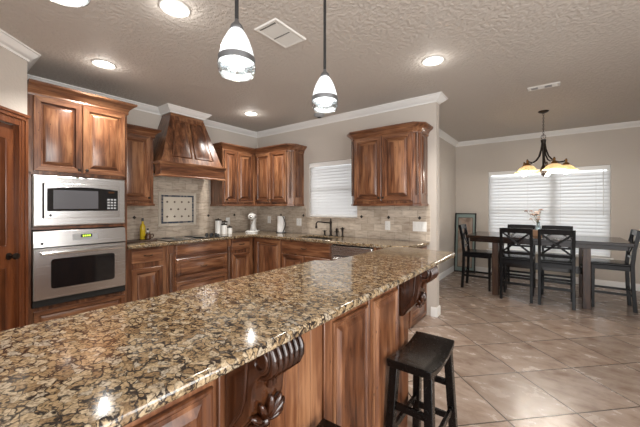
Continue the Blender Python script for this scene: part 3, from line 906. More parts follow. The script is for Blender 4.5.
# two tapered raised panels on the sloping face
def hp(fu, fv):
    r = hoodring(fv)
    return Vector((r[0]+(r[1]-r[0])*fu, r[2], r[3]))
nn = Vector((0, -(zt-mz1), -(a[2]-b[2]))).normalized()
nn = Vector((0, -(b[3]-a[3]), (b[2]-a[2]))).normalized()
for f0, f1 in ((0.14, 0.47), (0.53, 0.86)):
    loops = [(0, -0.001), (0, 0.012), (0.02, 0.004), (0.035, 0.004), (0.09, 0.015)]
    R = []
    for ins, h in loops:
        du = ins*0.9; dv_ = ins*0.75
        R.append([hp(f0+du, 0.12+dv_)+nn*h, hp(f1-du, 0.12+dv_)+nn*h, hp(f1-du, 0.88-dv_)+nn*h, hp(f0+du, 0.88-dv_)+nn*h])
    MB().rings(R).build('raised_panel', M['wz'], hd, 0, 25)

# --- base cabinets on the range wall
BD = 0.61
CT = 0.885      # underside of worktop
def base_body(t, w_, D=BD, x0=0.0):
    return MB().box(x0, w_, -D, -0.014, 0.10, CT-0.002).box(x0, w_, -D+0.06, -0.014, 0.0, 0.10).build('body', M['wz'], t, 0.002)
t = thing('base_cabinet', 'single drawer base cabinet standing beside the tall oven cabinet', 'cabinet', (0, -2.452, 0), RZ_L)
base_body(t, 0.445)
drawer(t, 0.045, 0.390, 0.710, 0.868, -BD); door(t, 0.045, 0.390, 0.13, 0.645, -BD)
t = thing('base_cabinet', 'wide drawer base cabinet under the cooktop between rope pilasters', 'cabinet', (0, -2.003, 0), RZ_L)
base_body(t, 0.955, BD)
MB().box(0.096, 0.880, -BD-0.012, -BD, 0.10, CT-0.002).build('face_frame', M['wx'], t, 0.002)
drawer(t, 0.108, 0.868, 0.712, 0.868, -BD-0.012, False, False)
drawer(t, 0.108, 0.868, 0.425, 0.695, -BD-0.012, True)
drawer(t, 0.108, 0.868, 0.13, 0.400, -BD-0.012, True)
for x in (0.045, 0.918):
    MB().box(x-0.030, x+0.030, -BD-0.012, -BD, 0.775, CT-0.004).box(x-0.030, x+0.030, -BD-0.012, -BD, 0.10, 0.19).build('pilaster_block', M['wz'], t, 0.002)
    rope(t, x, -BD-0.004, 0.19, 0.775, 0.021)
t = thing('base_cabinet', 'narrow drawer base cabinet between the cooktop drawers and the corner', 'cabinet', (0, -1.045, 0), RZ_L)
base_body(t, 0.430)
drawer(t, 0.012, 0.342, 0.710, 0.868, -BD); door(t, 0.012, 0.342, 0.13, 0.655, -BD)
# --- base cabinets on the sink wall
t = thing('base_cabinet', 'full height door base cabinet in the corner under the paper towels', 'cabinet', (0.615, 0, 0), 0)
base_body(t, 0.625)
door(t, 0.062, 0.612, 0.13, 0.862, -BD)
t = thing('base_cabinet', 'sink base cabinet with false drawer front below the faucet', 'cabinet', (1.243, 0, 0), 0)
g = MB().box(0, 0.897, -BD, -BD+0.02, 0.10, CT-0.002).box(0, 0.02, -BD+0.02, -0.014, 0.10, CT-0.002).box(0.877, 0.897, -BD+0.02, -0.014, 0.10, CT-0.002)
g.box(0.02, 0.877, -0.034, -0.014, 0.10, CT-0.002).box(0.02, 0.877, -BD+0.02, -0.034, 0.10, 0.12).box(0, 0.897, -BD+0.06, -0.014, 0, 0.10)
g.build('body', M['wz'], t, 0.002)
drawer(t, 0.012, 0.885, 0.695, 0.862, -BD, False, True); door(t, 0.012, 0.444, 0.13, 0.675, -BD); door(t, 0.452, 0.885, 0.13, 0.675, -BD)
t = thing('base_cabinet', 'end base cabinet with raised side panels beneath the sink counter by the wall end', 'cabinet', (2.752, 0, 0), 0)
base_body(t, 0.423)
for z0, z1 in ((0.025, 0.225), (0.235, 0.872)):
    a = MB().panel(0.01, 0.565, z0, z1, 0, [(0, 0), (0, 0.012), (0.004, 0.016), (0.045, 0.016), (0.052, 0.009), (0.06, 0.007), (0.085, 0.014)], 0, 1, 0).build('side_panel', [M['wz'], M['wx']], t, 0, 30)
    a.rotation_euler = (0, 0, PI/2); a.location = (0.423, -0.585, 0)
# dishwasher
dw = thing('dishwasher', 'stainless steel dishwasher right of the sink cabinet', 'dishwasher', (2.147, 0, 0), 0)
MB().box(0, 0.598, -BD+0.02, -0.02, 0.10, CT-0.008).box(0, 0.598, -BD+0.07, -0.02, 0.0, 0.10).build('body', M['black'], dw)
MB().box(0.003, 0.595, -BD-0.02, -BD+0.018, 0.11, 0.735).build('door', M['steel'], dw, 0.004)
MB().box(0.003, 0.595, -BD-0.024, -BD+0.018, 0.742, 0.868).build('control_panel', M['steel'], dw, 0.006)
g = MB().tube([(0.06, -BD-0.055, 0.70), (0.54, -BD-0.055, 0.70)], 0.011, 10)
for x in (0.08, 0.52): g.tube([(x, -BD-0.02, 0.70), (x, -BD-0.055, 0.70)], 0.008, 8)
g.build('handle', M['chrome'], dw)

# --- worktop (L shape with sink cut-out)
TZ0, TZ1 = CT, 0.925
def slab(name, cells, extra, z0, z1, mats, parent=None, bevel=0.014):
    bm = bmesh.new(); cache = {}
    def V(x, y):
        k = (round(x, 4), round(y, 4))
        if k not in cache: cache[k] = bm.verts.new((x, y, z1))
        return cache[k]
    for x0, x1, y0, y1 in cells:
        bm.faces.new([V(x0, y0), V(x1, y0), V(x1, y1), V(x0, y1)])
    for poly in extra:
        bm.faces.new([V(*p) for p in poly])
    r = bmesh.ops.extrude_face_region(bm, geom=list(bm.faces))
    for v in [e for e in r['geom'] if isinstance(e, bmesh.types.BMVert)]: v.co.z = z0
    bmesh.ops.recalc_face_normals(bm, faces=bm.faces)
    me = bpy.data.meshes.new(name); bm.to_mesh(me); bm.free()
    me.materials.append(mats)
    for p in me.polygons: p.use_smooth = True
    me.set_sharp_from_angle(angle=math.radians(50))
    o = bpy.data.objects.new(name, me); col.objects.link(o)
    if parent: o.parent = parent
    b = o.modifiers.new('nosing', 'BEVEL'); b.width = bevel; b.segments = 4; b.limit_method = 'ANGLE'; b.angle_limit = math.radians(40)
    return o
xs = [0.012, 0.65, 1.42, 2.02, 3.0]; ys = [-2.450, -0.65, -0.53, -0.14, -0.012]
cells = []
for i in range(4):
    for j in range(4):
        if i > 0 and j == 0: continue
        if i == 2 and j == 2: continue
        cells.append((xs[i], xs[i+1], ys[j], ys[j+1]))
extra = [[(3.0, -0.65), (3.06, -0.645), (3.12, -0.60), (3.165, -0.50), (3.225, -0.09), (3.225, -0.012), (3.0, -0.012), (3.0, -0.14), (3.0, -0.53)]]
tag(slab('worktop', cells, extra, TZ0, TZ1, M['granite']), 'L shaped gold granite worktop along the range wall and the sink wall', 'countertop')

# sink
sk = thing('kitchen_sink', 'undermounted steel sink set in the worktop below the window', 'sink', (1.72, -0.335, 0.70))
g = MB()
def rr(x, y, z, w_, h_): return [(x-w_, y-h_, z), (x+w_, y-h_, z), (x+w_, y+h_, z), (x-w_, y+h_, z)]
g.rings([rr(0, 0, 0.183, 0.320, 0.215), rr(0, 0, 0.183, 0.296, 0.191), rr(0, 0, 0.012, 0.280, 0.175), rr(0, 0, 0.006, 0.05, 0.05)], cap0=False)
g.rings([rr(0, 0, 0.183, 0.320, 0.215), rr(0, 0, 0.175, 0.320, 0.215), rr(0, 0, 0.002, 0.290, 0.185)], cap0=False)
g.build('basin', M['sinkm'], sk, 0, 30)
MB().lathe([(0.04, 0.008), (0.035, 0.010), (0.01, 0.007)], (0, 0, 0), 16).build('drain', M['chrome'], sk)

# faucet
fc = thing('kitchen_faucet', 'dark bronze bridge faucet with a long bent spout at the sink', 'faucet', (1.76, -0.085, TZ1))
MB().lathe([(0.030, 0.0), (0.032, 0.008), (0.020, 0.016), (0.018, 0.05), (0.023, 0.07), (0.017, 0.09), (0.018, 0.19), (0.022, 0.205), (0.014, 0.225), (0.010, 0.24), (0.013, 0.255), (0.003, 0.265)], n=16).build('base', M['bronze'], fc)
pts = [(0, 0, 0.19), (-0.03, -0.005, 0.197), (-0.10, -0.02, 0.200), (-0.17, -0.035, 0.208), (-0.215, -0.045, 0.208), (-0.238, -0.05, 0.185), (-0.240, -0.05, 0.145)]
g = MB().tube(pts, 0.012, 12); g.lathe([(0.014, 0.105), (0.019, 0.110), (0.019, 0.135), (0.012, 0.150)], (-0.240, -0.05, 0), 14)
g.build('spout', M['bronze'], fc)
for dx in (-0.115, 0.11):
    h = MB().lathe([(0.022, 0), (0.024, 0.006), (0.015, 0.014), (0.013, 0.045), (0.018, 0.06), (0.010, 0.075), (0.004, 0.085)], (dx, 0.0, 0), 14)
    h.tube([(dx-0.04, 0, 0.068), (dx+0.04, 0, 0.072)], 0.005, 8)
    if dx > 0: h.lathe([(0.012, 0.07), (0.020, 0.10), (0.008, 0.12)], (dx, 0, 0), 12)
    h.build('valve_handle', M['bronze'], fc)
t = thing('side_sprayer', 'dark bronze side sprayer standing right of the faucet handles', 'sprayer', (1.965, -0.075, TZ1))
MB().lathe([(0.024, 0), (0.025, 0.006), (0.014, 0.014), (0.013, 0.06), (0.017, 0.09), (0.022, 0.12), (0.012, 0.135), (0.003, 0.138)], n=14).build('body', M['bronze'], t)
MB().tube([(-0.035, 0, 0.118), (0.035, 0, 0.122)], 0.006, 8).build('lever', M['bronze'], t)

# cooktop
ck = thing('cooktop', 'black glass cooktop let into the worktop under the hood', 'cooktop', (0.34, -1.52, TZ1), RZ_L)
MB().box(-0.445, 0.445, -0.25, 0.24, 0.0005, 0.008).build('glass_top', M['bglass'], ck, 0.003)
for x, y, r in ((-0.28, 0.10, 0.09), (-0.26, -0.12, 0.075), (0.02, 0.11, 0.075), (0.03, -0.12, 0.105)):
    MB().lathe([(r, 0.0082), (r, 0.0088), (r-0.004, 0.0088), (r-0.004, 0.0082)], (x, y, 0), 32).build('burner_ring', M['grey'], ck)
for x, y in ((0.30, -0.02), (0.385, -0.02), (0.30, 0.09), (0.385, 0.09), (0.345, -0.13)):
    MB().lathe([(0.024, 0.008), (0.024, 0.014), (0.019, 0.018), (0.018, 0.036), (0.012, 0.040), (0.002, 0.041)], (x, y, 0), 16).build('control_knob', M['black'], ck)

# --- peninsula
PX = 3.735
pn = thing('peninsula_cabinet', 'raised panel wooden peninsula carrying the long granite bar top', 'cabinet', (PX, 0, 0), RZ_L)
MB().box(-4.20, -2.09, 0.0, 0.29, 0.0, 1.043).build('body', M['wp'], pn, 0.002)
MB().box(-4.20, -2.09, 0.292, 0.78, 0.0, 0.884).build('kitchen_side', M['wz'], pn, 0.002)
plabel(MB().box(-4.20, -2.07, 0.292, 0.82, 0.885, 0.925).build('work_ledge', M['granite'], pn, 0.01), 'granite ledge')
PL = [(0, 0), (0, 0.010), (0.003, 0.014), (0.010, 0.014), (0.018, 0.006), (0.030, 0.006), (0.050, 0.016)]
for x0, x1 in ((-4.10, -3.76), (-3.71, -3.43), (-2.888, -2.602), (-2.545, -2.252)):
    MB().panel(x0, x1, 0.16, 0.905, 0.0, PL).build('raised_panel', M['wp'], pn, 0, 25)
for x0, x1 in ((-3.415, -3.240), (-2.952, -2.896), (-2.594, -2.553), (-2.245, -2.092)):
    MB().box(x0, x1, -0.012, 0, 0.13, 0.985).build('stile', M['wp'], pn, 0.003)
g = MB(); x0, x1 = -3.228, -2.962
for k in range(4):
    g.box(x0+(x1-x0)*k/4+0.0008, x0+(x1-x0)*(k+1)/4-0.0008, -0.006, 0, 0.13, 0.985)
g.build('board_panel', M['wp'], pn, 0.0015)
MB().box(-4.20, -2.092, -0.006, 0, 0.0, 0.118).box(-4.20, -2.092, -0.004, 0, 0.118, 0.130).build('base_rail', M['wx'], pn, 0.003)
MB().box(-4.20, -2.092, -0.012, 0, 0.987, 1.043).build('top_rail', M['wx'], pn, 0.003)
# carved corbels
def corbel(x0, x1):
    xm = (x0+x1)/2; hw = (x1-x0)/2
    A = lambda a: -0.013-a*0.425          # outward
    Zc = lambda z: 1.042-(0.853-z)*0.505
    prof = [(0.0, 0.853), (0.385, 0.853), (0.398, 0.835), (0.405, 0.80), (0.403, 0.765), (0.390, 0.735), (0.365, 0.712), (0.335, 0.700), (0.305, 0.680), (0.283, 0.645), (0.268, 0.600), (0.262, 0.560), (0.255, 0.520), (0.240, 0.480), (0.215, 0.440), (0.180, 0.405), (0.140, 0.370), (0.100, 0.330), (0.070, 0.290), (0.040, 0.268), (0.0, 0.262)]
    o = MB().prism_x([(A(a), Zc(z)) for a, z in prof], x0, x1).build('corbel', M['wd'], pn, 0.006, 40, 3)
    g = MB()
    for sx in (x0-0.001, x1+0.001):
        pts = []
        for k in range(26):
            a = k/25; ang = 2.2+a*5.4; r = 0.006+0.026*(1-a)
            pts.append((sx, A(0.32)+r*math.cos(ang), Zc(0.77)+r*math.sin(ang)))
        g.tube(pts, 0.0045, 8)
        pts = [(sx, A(a), Zc(z)) for a, z in ((0.375, 0.83), (0.30, 0.825), (0.235, 0.79), (0.215, 0.72), (0.205, 0.63), (0.195, 0.55), (0.165, 0.48), (0.12, 0.43), (0.075, 0.38), (0.05, 0.32))]
        g.tube(pts, 0.005, 8)
    g.build('scroll', M['wd'], o, 0, 60)
    # acanthus leaf over the nose: ribs following the profile
    g = MB(); fr = [(0.395, 0.84), (0.416, 0.80), (0.414, 0.76), (0.396, 0.726), (0.360, 0.698), (0.318, 0.682), (0.290, 0.650), (0.277, 0.60)]
    for k in range(6):
        f = (k-2.5)/2.5; L_ = len(fr)-int(abs(k-2.5))
        pts = [(xm+f*hw*0.88*(1-0.40*(i/(len(fr)-1))**2), A(a)-0.002, Zc(z)) for i, (a, z) in enumerate(fr[:L_])]
        rad = [0.005+0.005*math.sin(PI*(i+0.6)/(L_+0.2)) for i in range(L_)]
        rad[-1] = 0.009
        g.tube(pts, 0.01, 8, radii=rad)
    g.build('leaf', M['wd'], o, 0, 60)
    # shell
    g = MB(); c = Vector((xm, A(0.222), Zc(0.455))); nrm = Vector((0, -0.95, -0.31)).normalized(); up = Vector((0, -0.31, 0.95)).normalized(); rt = Vector((1, 0, 0))
    c = c - up*0.026 + nrm*0.004
    for k in range(7):
        a = math.radians(-78+26*k); dr = rt*math.sin(a)+up*math.cos(a); side = rt*math.cos(a)-up*math.sin(a)
        Ln = 0.038+0.016*math.cos(a)
        Mx = Matrix((side, dr, nrm)).transposed()
        ctr = c+dr*(Ln*0.85)+nrm*0.008
        g.ball(ctr, 0.0100, Ln*0.68, 0.014, 10, 8, 0, Mx)
    g.ball(c+nrm*0.006, 0.016, 0.016, 0.016, 10, 8)
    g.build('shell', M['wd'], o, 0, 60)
    return o
corbel(-3.400, -3.290)
corbel(-2.235, -2.125)
# bar top
BZ0, BZ1 = 1.044, 1.070
tag(slab('bar_countertop', [], [[(3.380, -4.25), (3.942, -4.25), (3.942, -1.785), (3.925, -1.765), (3.62, -1.705), (3.475, -1.78), (3.468, -2.50), (3.380, -2.545)]], BZ0, BZ1, M['granite'], None, 0.010),
    'long gold granite bar top covering the peninsula in front', 'countertop')

# --- stools
def make_stool():
    t = thing('bar_stool', '', 'stool', (3.882, -2.238, 0), 0, 'black saddle stools at the bar')
    R = []; nx, ny = 9, 17; Wx, Ly = 0.115, 0.219
    g = MB(); top = []; bot = []
    for j in range(ny):
        v = -1+2*j/(ny-1); rowt = []; rowb = []
        for i in range(nx):
            u = -1+2*i/(nx-1)
            x = Wx*u*(1-0.03*v*v); y = Ly*v*(1-0.015*u*u)
            e = max(abs(u), abs(v)); rnd = 0.006*max(0, (e-0.85)/0.15)**2
            z = 0.576+0.030*v*v-rnd
            rowt.append((x, y, z)); rowb.append((x*0.985, y*0.985, 0.542+0.018*v*v))
        top.append(rowt); bot.append(rowb)
    vv = [p for r in top for p in r]+[p for r in bot for p in r]; N = nx*ny; f = []
    for j in range(ny-1):
        for i in range(nx-1):
            a = j*nx+i
            f.append((a, a+1, a+nx+1, a+nx)); f.append((N+a, N+a+nx, N+a+nx+1, N+a+1))
    for j in range(ny-1):
        a = j*nx; b = a+nx-1
        f.append((a, a+nx, N+a+nx, N+a)); f.append((b, N+b, N+b+nx, b+nx))
    for i in range(nx-1):
        a = i; b = (ny-1)*nx+i
        f.append((a, N+a, N+a+1, a+1)); f.append((b, b+1, N+b+1, N+b))
    g.add(vv, f); g.build('seat', M['stool'], t, 0.004, 50)
    tp = {}; ft = {}
    for sx in (-1, 1):
        for sy in (-1, 1):
            a = Vector((sx*0.086, sy*0.170, 0.552)); b = Vector((sx*0.110, sy*0.215, 0.0)); tp[sx, sy] = a; ft[sx, sy] = b
            MB().bar(b, a, 0.042, 0.042, up=(0, 1, 0)).build('leg', M['stool'], t, 0.003)
    P = lambda k, z: ft[k]+(tp[k]-ft[k])*(z/0.552)
    for a, b, z in (((-1, -1), (1, -1), 0.36), ((-1, 1), (1, 1), 0.36), ((-1, -1), (-1, 1), 0.22), ((1, -1), (1, 1), 0.22), ((-1, -1), (1, -1), 0.16), ((-1, 1), (1, 1), 0.16)):
        MB().bar(P(a, z), P(b, z), 0.018, 0.034).build('stretcher', M['stool'], t, 0.002)
    return t
s1 = make_stool(); s1['label'] = 'black saddle seat stool beside the peninsula with seat fully in view'
s2 = copy_tree(s1); s2.location = (3.884, -3.212, 0); s2['label'] = 'black stool cut off at the bottom edge in front of the carved shell corbel'

# ------------------------------------------------------------------ counter-top things
def on(name, label, cat, x, y, rz=0, group=None, z=TZ1):
    return thing(name, label, cat, (x, y, z), rz, group)
t = on('serving_board', 'dark wooden board on the worktop beside the oven cabinet', 'board', 0.24, -2.20, RZ_L)
MB().box(-0.20, 0.20, -0.11, 0.11, 0, 0.018).build('board', M['board'], t, 0.006)
g = MB().tube([(0.20, 0, 0.012), (0.225, 0.025, 0.014), (0.25, 0.0, 0.014), (0.225, -0.025, 0.014), (0.20, 0, 0.012)], 0.006, 8); g.build('handle', M['board'], t)
zb = TZ1+0.0185
t = on('oil_bottle', 'tall bottle of yellow oil with dark cap on the dark board', 'bottle', 0.20, -2.115, 0, None, zb)
MB().lathe([(0.030, 0), (0.034, 0.006), (0.034, 0.15), (0.030, 0.175), (0.014, 0.205), (0.012, 0.235)], n=18).build('glass', M['oil'], t)
MB().lathe([(0.014, 0.236), (0.014, 0.275), (0.003, 0.277)], n=14).build('cap', M['black'], t)
t = on('condiment_bottle', 'small white bottle with dark cap next to the oil bottle', 'bottle', 0.16, -2.035, 0, None, zb)
MB().lathe([(0.024, 0), (0.026, 0.006), (0.026, 0.08), (0.012, 0.10), (0.011, 0.11)], n=16).build('body', M['ceramic'], t)
MB().lathe([(0.013, 0.1105), (0.013, 0.135), (0.003, 0.137)], n=12).build('cap', M['black'], t)
t = on('syrup_jug', 'small dark brown jug with ring handle on the board front', 'jug', 0.285, -2.085, 0, None, zb)
MB().lathe([(0.026, 0), (0.036, 0.012), (0.038, 0.045), (0.026, 0.072), (0.018, 0.082), (0.021, 0.092)], n=18).build('body', M['amber'], t)
MB().tube([(0.0, 0.034, 0.065), (0.0, 0.062, 0.066), (0.0, 0.070, 0.042), (0.0, 0.055, 0.022), (0.0, 0.037, 0.025)], 0.006, 8).build('handle', M['amber'], t)
for (x, y, r, h, lab) in ((0.145, -0.945, 0.050, 0.235, 'tallest white canister with dark lid, at the back of its set'), (0.245, -0.905, 0.046, 0.165, 'short white canister with dark lid, in front of the tallest one'), (0.150, -0.825, 0.046, 0.200, 'middle sized white canister with dark lid, behind the smallest one'), (0.235, -0.795, 0.042, 0.115, 'smallest white canister with dark lid, nearest the mixer')):
    t = on('canister', lab, 'canister', x, y, 0, 'white canisters by the cooktop')
    MB().lathe([(r-0.004, 0), (r, 0.004), (r, h-0.02), (r-0.003, h-0.016)], n=22).build('body', M['ceramic'], t)
    MB().lathe([(r+0.002, h-0.0155), (r+0.002, h-0.002), (r-0.01, h+0.004), (0.012, h+0.006), (0.010, h+0.018), (0.002, h+0.02)], n=22).build('lid', M['bronze'], t)
# stand mixer, facing out of the corner
t = on('stand_mixer', 'white stand mixer in the worktop corner under the wall cabinets', 'mixer', 0.255, -0.330, math.radians(40))
g = MB().rings([[(sx*w_*(1 if abs(k) else 1), y, z) for sx, y, k in ((-0.6, -0.14, 0), (0.6, -0.14, 0), (1, -0.10, 0), (1, 0.10, 0), (0.6, 0.13, 0), (-0.6, 0.13, 0), (-1, 0.10, 0), (-1, -0.10, 0))] for w_, z in ((0.105, 0), (0.108, 0.012), (0.095, 0.028))])
g.build('base', M['ceramic'], t, 0.004)
g = MB().rings([[(a*math.cos(2*PI*i/14), 0.075+b*math.sin(2*PI*i/14), z) for i in range(14)] for a, b, z in ((0.062, 0.055, 0.029), (0.048, 0.046, 0.07), (0.043, 0.043, 0.16), (0.052, 0.052, 0.235))])
g.build('column', M['ceramic'], t, 0, 60)
g = MB()
R = []
for y, r in ((-0.155, 0.030), (-0.150, 0.048), (-0.10, 0.062), (0.0, 0.068), (0.09, 0.062), (0.13, 0.045), (0.14, 0.02)):
    R.append([(r*math.cos(2*PI*i/16), y, 0.275+r*0.9*math.sin(2*PI*i/16)) for i in range(16)])
g.rings(R); g.build('head', M['ceramic'], t, 0, 60)
MB().lathe([(0.024, -0.156), (0.026, -0.165), (0.018, -0.172), (0.004, -0.174)], (0, 0, 0.275), 14, axis='y').build('attachment_hub', M['chrome'], t)
MB().lathe([(0.030, 0.215), (0.026, 0.19), (0.010, 0.185), (0.008, 0.13)], (0, -0.095, 0), 14).build('beater_shaft', M['chrome'], t)
MB().lathe([(0.010, 0), (0.012, -0.012), (0.004, -0.016)], (0.068, -0.02, 0.262), 10, axis='x').build('speed_knob', M['black'], t)
# paper towel holder
t = on('paper_towel_holder', 'white paper towel roll on a black curved arm holder by the corner', 'paper towels', 0.775, -0.150)
MB().lathe([(0.085, 0), (0.085, 0.008), (0.078, 0.012)], n=28).build('base', M['black'], t)
MB().lathe([(0.018, 0.013), (0.062, 0.013), (0.063, 0.018), (0.063, 0.275), (0.062, 0.28), (0.018, 0.28)], n=28).build('paper_roll', M['paper'], t)
MB().lathe([(0.007, 0.012), (0.007, 0.305), (0.012, 0.312), (0.003, 0.325)], n=12).build('post', M['black'], t)
pts = [(0.070+0.055*math.sin(PI*k/12), -0.03, 0.012+0.27*k/12) for k in range(13)]
MB().tube(pts, 0.008, 8).build('tension_arm', M['black'], t)

# outlets and switches
def plate(label, cat, x, z, w_, h_, n, kind, wall='sink', name='wall_outlet'):
    if wall == 'sink': t = thing(name, label, cat, (x, -0.0105, z), 0)
    elif wall == 'range': t = thing(name, label, cat, (0.0105, x, z), RZ_L)
    else: t = thing(name, label, cat, (x, 3.1895, z), 0)
    MB().panel(-w_/2, w_/2, -h_/2, h_/2, 0, [(0, 0), (0, 0.003), (0.004, 0.006)]).build('cover_plate', M['white'], t)
    for k in range(n):
        cx = (k-(n-1)/2)*0.046
        if kind == 'switch':
            MB().box(cx-0.014, cx+0.014, -0.0105, -0.0062, -0.030, 0.030).build('rocker', M['white'], t, 0.001)
        else:
            for dz in (-0.019, 0.019):
                o = MB().box(cx-0.014, cx+0.014, -0.0085, -0.0062, dz-0.012, dz+0.012).build('socket', M['white'], t, 0.001)
                MB().box(cx-0.007, cx-0.005, -0.0088, -0.0086, dz-0.004, dz+0.006).box(cx+0.005, cx+0.007, -0.0088, -0.0086, dz-0.004, dz+0.006).build('slot', M['dark'], o)
    return t
plate('white outlet plate between the paper towels and the kitchen window', 'outlet', 1.057, 1.11, 0.105, 0.125, 2, 'outlet')
plate('white outlet plate low on the tile under the rope trimmed wall cabinet', 'outlet', 2.655, 1.11, 0.075, 0.120, 1, 'outlet')
plate('wide white switch plate at the tile edge near the wall end', 'light switch', 3.095, 1.113, 0.175, 0.125, 3, 'switch', name='light_switch')
plate('white outlet plate on the tile behind the canisters', 'outlet', -0.665, 1.12, 0.080, 0.125, 1, 'outlet', 'range')
plate('white outlet plate in the corner between mixer and paper towels', 'outlet', 0.340, 1.13, 0.080, 0.125, 1, 'outlet')

# tile mosaic behind the cooktop
tm = thing('tile_mosaic', 'framed stone mosaic panel set in the tile behind the cooktop', 'mosaic', (0.0102, -1.545, 1.08), RZ_L)
fx, fz = 0.285, 0.500
g = MB().panel(-fx, fx, 0, fz, 0, [(0, 0), (0, 0.014), (0.006, 0.022), (0.018, 0.022), (0.026, 0.012), (0.036, 0.006)]); g.build('stone_frame', M['stone'], tm, 0, 30)
g = MB(); bw = 0.024
x0, x1, z0, z1 = -0.245, 0.245, 0.045, 0.455
nX = 20; nZ = 17
for k in range(nX):
    for zz in (z0, z1-bw):
        g.box(x0+(x1-x0)*k/nX+0.001, x0+(x1-x0)*(k+1)/nX-0.001, -0.012, -0.006, zz, zz+bw, random.choice((0, 0, 1)))
for k in range(1, nZ-1):
    for xx in (x0, x1-bw):
        g.box(xx, xx+bw, -0.012, -0.006, z0+(z1-z0)*k/nZ+0.001, z0+(z1-z0)*(k+1)/nZ-0.001, random.choice((0, 0, 1)))
g.build('mosaic_border', [M['mosaicA'], M['mosaicB']], tm)
# diagonal ivory tiles
g = MB(); fx0, fx1, fz0, fz1 = x0+bw+0.003, x1-bw-0.003, z0+bw+0.003, z1-bw-0.003
g.box(fx0, fx1, -0.011, -0.006, fz0, fz1)
g.build('field', M['field'], tm)
for r in range(3):
    for c in range(4 if r != 1 else 3):
        cx = fx0+(fx1-fx0)*((c+0.5)/4 if r != 1 else (c+1)/4); cz = fz0+(fz1-fz0)*(0.2+0.3*r)
        s_ = 0.017
        g = MB().add([(cx-s_, -0.0108, cz), (cx, -0.0108, cz-s_), (cx+s_, -0.0108, cz), (cx, -0.0108, cz+s_), (cx-s_, -0.0135, cz), (cx, -0.0135, cz-s_), (cx+s_, -0.0135, cz), (cx, -0.0135, cz+s_)],
                     [(3, 2, 1, 0), (4, 5, 6, 7), (0, 1, 5, 4), (1, 2, 6, 5), (2, 3, 7, 6), (3, 0, 4, 7)])
        g.build('accent_tile', M['dot'], tm)

# ------------------------------------------------------------------ ceiling things
def spot(parent, loc, energy, size=2.2, color=(1.0, 0.96, 0.90), blend=0.7):
    ld = bpy.data.lights.new('lamp', 'SPOT'); ld.energy = energy; ld.spot_size = size; ld.spot_blend = blend; ld.color = color; ld.shadow_soft_size = 0.06
    o = bpy.data.objects.new('lamp', ld); col.objects.link(o); o.parent = parent; o.location = loc
    return o
def point(parent, loc, energy, color=(1.0, 0.96, 0.90), r=0.03):
    ld = bpy.data.lights.new('lamp', 'POINT'); ld.energy = energy; ld.color = color; ld.shadow_soft_size = r
    o = bpy.data.objects.new('lamp', ld); col.objects.link(o); o.parent = parent; o.location = loc
    return o
for x, y, lab in ((2.348, -2.804, 'lit recessed ceiling light nearest the white ceiling vent, large'), (0.98, -2.793, 'lit recessed ceiling light in front of the oven cabinet'), (0.883, -0.894, 'lit recessed ceiling light near the corner of the wall cabinets'), (3.544, -0.941, 'lit recessed ceiling light above the far end of the bar')):
    t = thing('recessed_light', lab, 'ceiling light', (x, y, H), 0, 'recessed ceiling lights')
    MB().lathe([(0.098, 0.0), (0.100, -0.003), (0.094, -0.009), (0.074, -0.006), (0.070, 0.0)], n=32, cap0=False, cap1=False).build('trim_ring', M['trim'], t)
    MB().lathe([(0.072, -0.002), (0.060, -0.010), (0.035, -0.014), (0.004, -0.015)], n=28, cap0=True).build('lens', M['lens'], t)
    spot(t, (0, 0, -0.035), 60)
    point(t, (0, 0, -0.06), 1.0)
t = thing('ceiling_can', 'small grey unlit round ceiling fixture above the kitchen sink', 'ceiling fixture', (1.66, -0.24, H))
MB().lathe([(0.085, 0.0), (0.085, -0.010), (0.070, -0.030), (0.050, -0.040), (0.010, -0.042)], n=26).build('housing', M['grey'], t)
MB().lathe([(0.030, -0.0425), (0.026, -0.047), (0.004, -0.048)], n=16).build('grille', M['dark'], t)

def vent(label, x0, x1, y0, y1, slots):
    # slots: list of (x0, x1, y0, y1, count) dark slot rows in the white face, relative to the centre
    cx, cy = (x0+x1)/2, (y0+y1)/2
    t = thing('ceiling_vent', label, 'vent', (cx, cy, H))
    X, Y = (x1-x0)/2, (y1-y0)/2; f = 0.020
    MB().panel(-X, X, -Y, Y, 0, [(0, 0.0005), (0.006, 0.010), (f, 0.010), (f+0.004, 0.005)]).build('frame', M['vent'], t, 0, 30).rotation_euler = (PI/2, 0, 0)
    g = MB(); n_ = int((2*Y-2*f-0.01)/0.012)
    for k in range(n_):
        y = -Y+f+0.005+(2*Y-2*f-0.01)*(k+0.5)/n_
        g.box(-X+f+0.005, X-f-0.005, y-0.0025, y+0.0025, -0.0085, -0.0055)
    g.build('louvres', M['vent'], t)
    for a0, a1, b0, b1, n in slots:
        g = MB()
        for k in range(n):
            u0 = a0+(a1-a0)*k/n; u1 = a0+(a1-a0)*(k+0.62)/n
            g.box(u0, u1, b0, b1, -0.0100, -0.0088)
        g.build('slot_row', M['dark'] if n > 1 else M['grey'], t)
    return t
vent('square white louvred ceiling vent between the two hanging pendants', 2.592, 2.830, -2.305, -1.950, [(-0.085, 0.085, -0.150, -0.138, 14), (-0.085, 0.085, 0.004, 0.014, 14)])
vent('slim white ceiling vent towards the dining chandelier', 4.212, 4.516, 0.40, 0.52, [(-0.118, -0.012, -0.034, 0.034, 1), (0.012, 0.118, -0.034, 0.034, 1)])

